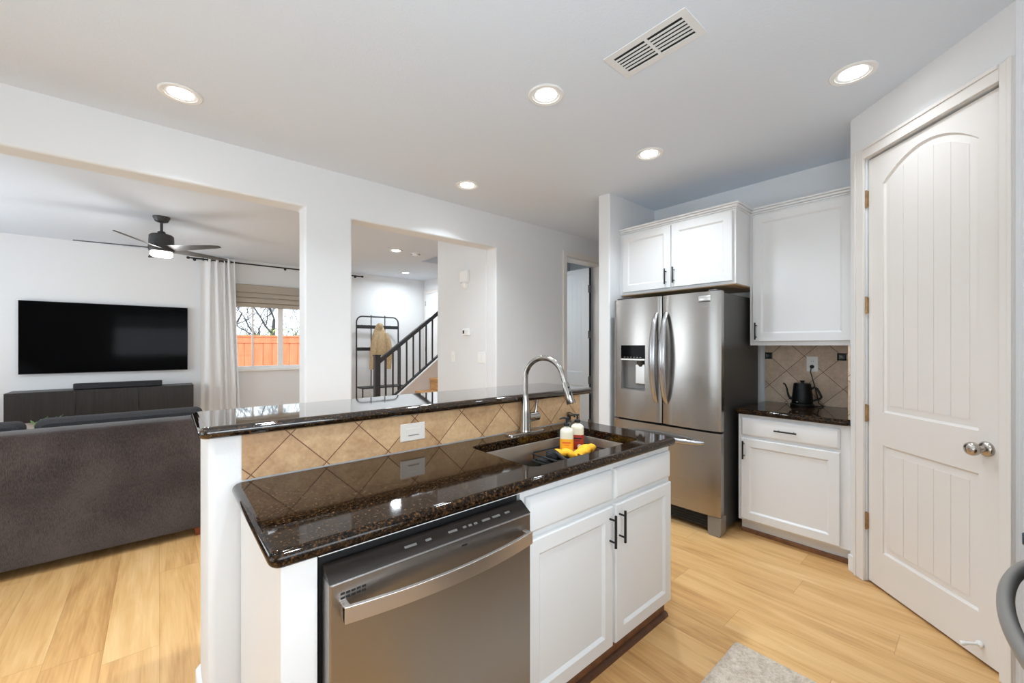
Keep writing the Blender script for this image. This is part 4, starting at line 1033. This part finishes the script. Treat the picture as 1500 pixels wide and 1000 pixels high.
def shelf(z, nm):
    m = MB(); 
    for p0, p1 in (((RL, RYb, z), (RR, RYb, z)), ((RL, RYf, z), (RR, RYf, z)), ((RL, RYb, z), (RL, RYf, z)), ((RR, RYb, z), (RR, RYf, z))): m.cyl(p0, p1, .012, 8)
    m.build(nm, M['rack'], rk)
shelf(.60, 'bench_frame'); shelf(.38, 'shoe_shelf'); shelf(.12, 'shoe_shelf')
MB().box(RL+.012, RR-.012, RYf+.012, RYb-.025, .600, .612).build('bench_seat', M['rack'], rk, bevel=.003)
# coat hanging from the upper hook rail
ct = thing('coat', 'tan coat hanging on the dark metal coat rack', 'coat', (3.16, 7.5, 1.3))
m = MB(); loops = []
prof = [(1.79, .02, .018), (1.77, .045, .03), (1.73, .07, .045), (1.66, .10, .06), (1.56, .135, .07), (1.44, .155, .075), (1.32, .17, .075), (1.20, .178, .075), (1.185, .17, .07)]
for z, wx, wy in prof:
    lp = []
    for k in range(32):
        a = 2*PI*k/32; f = 1+.09*math.sin(7*a+1.5*z)*min(1, (1.8-z)*3)+.05*math.sin(11*a-3*z)
        lp.append((3.135+.03*(1.79-z)+wx*math.cos(a)*f, 7.47+wy*math.sin(a)*f, z))
    loops.append(lp)
m.loft(loops); m.build('coat_body', M['coat'], ct)
MB().tube([(3.24, 7.44, 1.60), (3.285, 7.42, 1.45), (3.315, 7.42, 1.25), (3.31, 7.43, 1.05), (3.30, 7.435, .93)], [.045, .058, .054, .048, .046], 14).build('sleeve', M['coat'], ct)
MB().tube([(3.06, 7.45, 1.58), (3.03, 7.43, 1.42), (2.995, 7.43, 1.2), (2.985, 7.44, 1.02), (2.985, 7.44, .93)], [.045, .055, .05, .046, .044], 14).build('sleeve', M['coat'], ct)
MB().lathe([(.03, 1.79), (.055, 1.765), (.06, 1.72), (.05, 1.69)], (3.14, 7.45, 0), 'Z', 18).build('collar', M['coat'], ct)

# staircase behind the hall wall
SYa, SYb = HY0+.006, 5.80
stc = thing('staircase', 'oak stairs rising to the right behind the dark railing', 'stairs', (2.6, 5.25, 0))
NS = 11
for kk in range(1, NS+1):
    x = 3.0+.25*(kk-4); z = .672+.186*(kk-4)
    MB().box(x-.0, x+.275, SYa, SYb, z-.032, z).build('tread', M['stairwood'], stc, bevel=.006)
    MB().box(x+.022, x+.04, SYa, SYb, max(0, z-.186), z-.0325).build('riser', M['stairwood'], stc, smooth=False)
def sl_lo(x): return .62+.775*(x-2.735)
xb = 2.735-.62/.775
MB().prism_y([(2.46, 0), (4.9, 0), (4.9, sl_lo(4.9)-.005), (2.46, sl_lo(2.46)-.005)], 5.8005, 5.90).build('stringer', M['wall'], stc, smooth=False)
MB().prism_y([(2.46, sl_lo(2.46)-.0049), (4.9, sl_lo(4.9)-.0049), (4.9, sl_lo(4.9)+.02), (2.46, sl_lo(2.46)+.02)], 5.785, 5.915).build('stringer_cap', M['trim'], stc, bevel=.004)
rl = thing('stair_railing', 'charcoal stair railing with newel post and square balusters', 'railing', (2.42, 5.85, 0))
MB().box(2.38, 2.459, 5.81, 5.89, 0, 1.215).box(2.372, 2.467, 5.802, 5.898, 1.2155, 1.235).build('newel_post', M['railing'], rl, bevel=.004)
def sl_hi(x): return 1.17+.775*(x-2.447)
MB().prism_y([(2.459, sl_hi(2.459)-.075), (4.4, sl_hi(4.4)-.075), (4.4, sl_hi(4.4)), (2.459, sl_hi(2.459))], 5.822, 5.878).build('handrail', M['railing'], rl, bevel=.008)
MB().prism_y([(2.4595, sl_lo(2.4595)+.021), (4.4, sl_lo(4.4)+.021), (4.4, sl_lo(4.4)+.055), (2.4595, sl_lo(2.4595)+.055)], 5.826, 5.874).build('bottom_rail', M['railing'], rl, bevel=.003)
for i in range(15):
    x = 2.555+i*.112
    MB().box(x-.010, x+.010, 5.84, 5.86, sl_lo(x)+.05, sl_hi(x)-.07).build('baluster', M['railing'], rl, smooth=False)

# things on the hall wall (plane x = 2.67, fronts face -X)
def at_wall(u):     # pixel column -> distance along the wall
    t = (u-750)/600.; k = (.6522+.7581*t)/(.7581-.6522*t); return 2.67/k
def wall_item(name, label, cat, y, z): return thing(name, label, cat, (2.6698, y, z), RZ)
ch = wall_item('door_chime', 'white square door chime high on the hall wall', 'chime', at_wall(682.5), 1.37+100*4.75/600)
MB().rect_loft(-.075, .075, -.068, .068, [(0, -.03), (.008, -.04)], -.0002).build('cover', M['plastic'], ch, True, bevel=.004)
sn = wall_item('motion_sensor', 'small round white sensor just below the door chime', 'sensor', at_wall(682.5), 1.37+87*4.75/600)
MB().lathe([(.048, -.0002), (.048, -.02), (.036, -.035), (.012, -.04)], (0, 0, 0), 'Y', 24).build('housing', M['plastic'], sn, True)
MB().lathe([(.02, -.036), (.016, -.045), (.004, -.048)], (0, 0, 0), 'Y', 18).build('lens', M['plastic'], sn, True)
th = wall_item('thermostat', 'white thermostat with small dark display on the hall wall', 'thermostat', at_wall(684.5), 1.37+19.5*4.75/600)
MB().rect_loft(-.065, .065, -.04, .04, [(0, -.022), (.006, -.028)], -.0002).build('housing', M['plastic'], th, True, bevel=.004)
MB().box(-.05, -.018, -.0292, -.0278, -.018, .02).build('display', M['slot'], th, True, smooth=False)
for u, lb in ((664.5, 'white toggle switch plate on the hall wall nearer the stairs'), (705.5, 'white double rocker switch plate on the hall wall nearer the kitchen')):
    s_ = wall_item('switch_plate', lb, 'switch', at_wall(u), 1.37-16.5*4.75/600)
    wd = .04 if u < 690 else .062
    MB().rect_loft(-wd, wd, -.06, .06, [(0, -.004), (.004, -.006)], -.0002).build('plate', M['plastic'], s_, True, sharp=20)
    if u < 690: MB().box(-.006, .006, -.022, -.0055, -.004, .014).build('toggle', M['plastic'], s_, True, bevel=.002)
    else:
        for x in (-.024, .024): MB().rect_loft(x-.017, x+.017, -.034, .034, [(0, -.008), (.002, -.009)], -.0055).build('rocker', M['plastic'], s_, True, sharp=20)

# ================================================================== OUTSIDE THE LIVING ROOM WINDOW
struct(MB().box(-14, 22, Y1+.15, 40, -.35, -.2).build('ground', M['ground'], smooth=False))
fe = thing('fence', 'orange stained board fence outside the living room window', 'fence', (2, 12, -.2))
FYf = 12.0; ft = 1.60
m = MB(); x = -3.0; rnd = random.Random(2)
while x < 8.5: m.box(x, x+.186, FYf, FYf+.02, -.2, ft-.13); m.box(x+.13, x+.26, FYf+.0205, FYf+.035, -.2, ft-.13); x += .2
m.build('board_panel', M['fence'], fe, smooth=False)
MB().box(-3, 8.5, FYf-.025, FYf-.0005, ft-.16, ft-.01).build('top_rail', M['fence'], fe, smooth=False)
MB().box(-3, 8.5, FYf-.05, FYf+.06, ft-.0095, ft+.03).build('cap', M['fence'], fe, smooth=False)
hd_ = MB(); rnd = random.Random(9)
for i in range(1300):
    x, y = rnd.uniform(-1, 6), FYf+rnd.uniform(.3, .7); z = rnd.uniform(1.3, 1.80+.09*math.sin(2.7*x)+.06*math.sin(6.1*x))
    a, b = rnd.uniform(0, 6.28), rnd.uniform(-.8, .8); s_ = rnd.uniform(.04, .09)
    d = Vector((math.cos(a), math.sin(a), b)).normalized(); e = d.cross(Vector((.2, .1, 1))).normalized(); p = Vector((x, y, z)); up = d.cross(e)*.004
    hd_.loft([[p-d*s_, p-d*s_+e*.004, p-d*s_+up], [p, p+e*s_*.5, p+up], [p+d*s_, p+d*s_+e*.004, p+d*s_+up]])
hg = thing('hedge', 'pale green hedge tops showing above the orange fence', 'hedge', (2, FYf+.5, -.2))
hd_.build('foliage', M['hedge'], hg)
m = MB()
for i in range(14): m.tube([(-.9+i*.5, FYf+.5, -.2), (-.85+i*.5, FYf+.5, 1.0)], .02, 6)
m.build('stems', M['bark'], hg)
def tree(label, base, h, seed, lean, r0=.16, levels=4):
    rnd = random.Random(seed); m = MB()
    def grow(p, d, L, r, lvl):
        pts = [p]; rs = [r]; q = p.copy(); dd_ = d.copy()
        for i in range(4):
            dd_ = (dd_+Vector((rnd.uniform(-.25, .25), rnd.uniform(-.2, .2), rnd.uniform(-.05, .18)))).normalized(); q = q+dd_*L/4; pts.append(q.copy()); rs.append(r*(1-.17*(i+1)))
        m.tube(pts, rs, 7 if lvl < 2 else 4)
        if lvl >= levels: return
        for i in range(4 if lvl else 6):
            k_ = rnd.randint(1, 4); a = rnd.uniform(0, 6.28)
            nd = (dd_*.5+Vector((math.cos(a), math.sin(a)*.5, rnd.uniform(-.1, .8)))).normalized()
            grow(pts[k_], nd, L*rnd.uniform(.5, .75), max(.008, rs[k_]*.55), lvl+1)
    t = thing('bare_tree', label, 'tree', base)
    grow(Vector(base), Vector((lean, 0, 1)).normalized(), h, r0, 0)
    m.build('trunk_and_branches', M['bark'], t); return t
tree('bare dark tree behind the fence, at the left of the window', (1.6, 15.3, -.2), 2.3, 4, -.05, .17)
tree('bare tree behind the fence, leaning across the middle of the window', (3.6, 19.5, -.2), 2.7, 11, .1, .17)
tree('bare thin tree farther right beyond the fence', (6.6, 24.5, -.2), 3.2, 21, .0, .14)
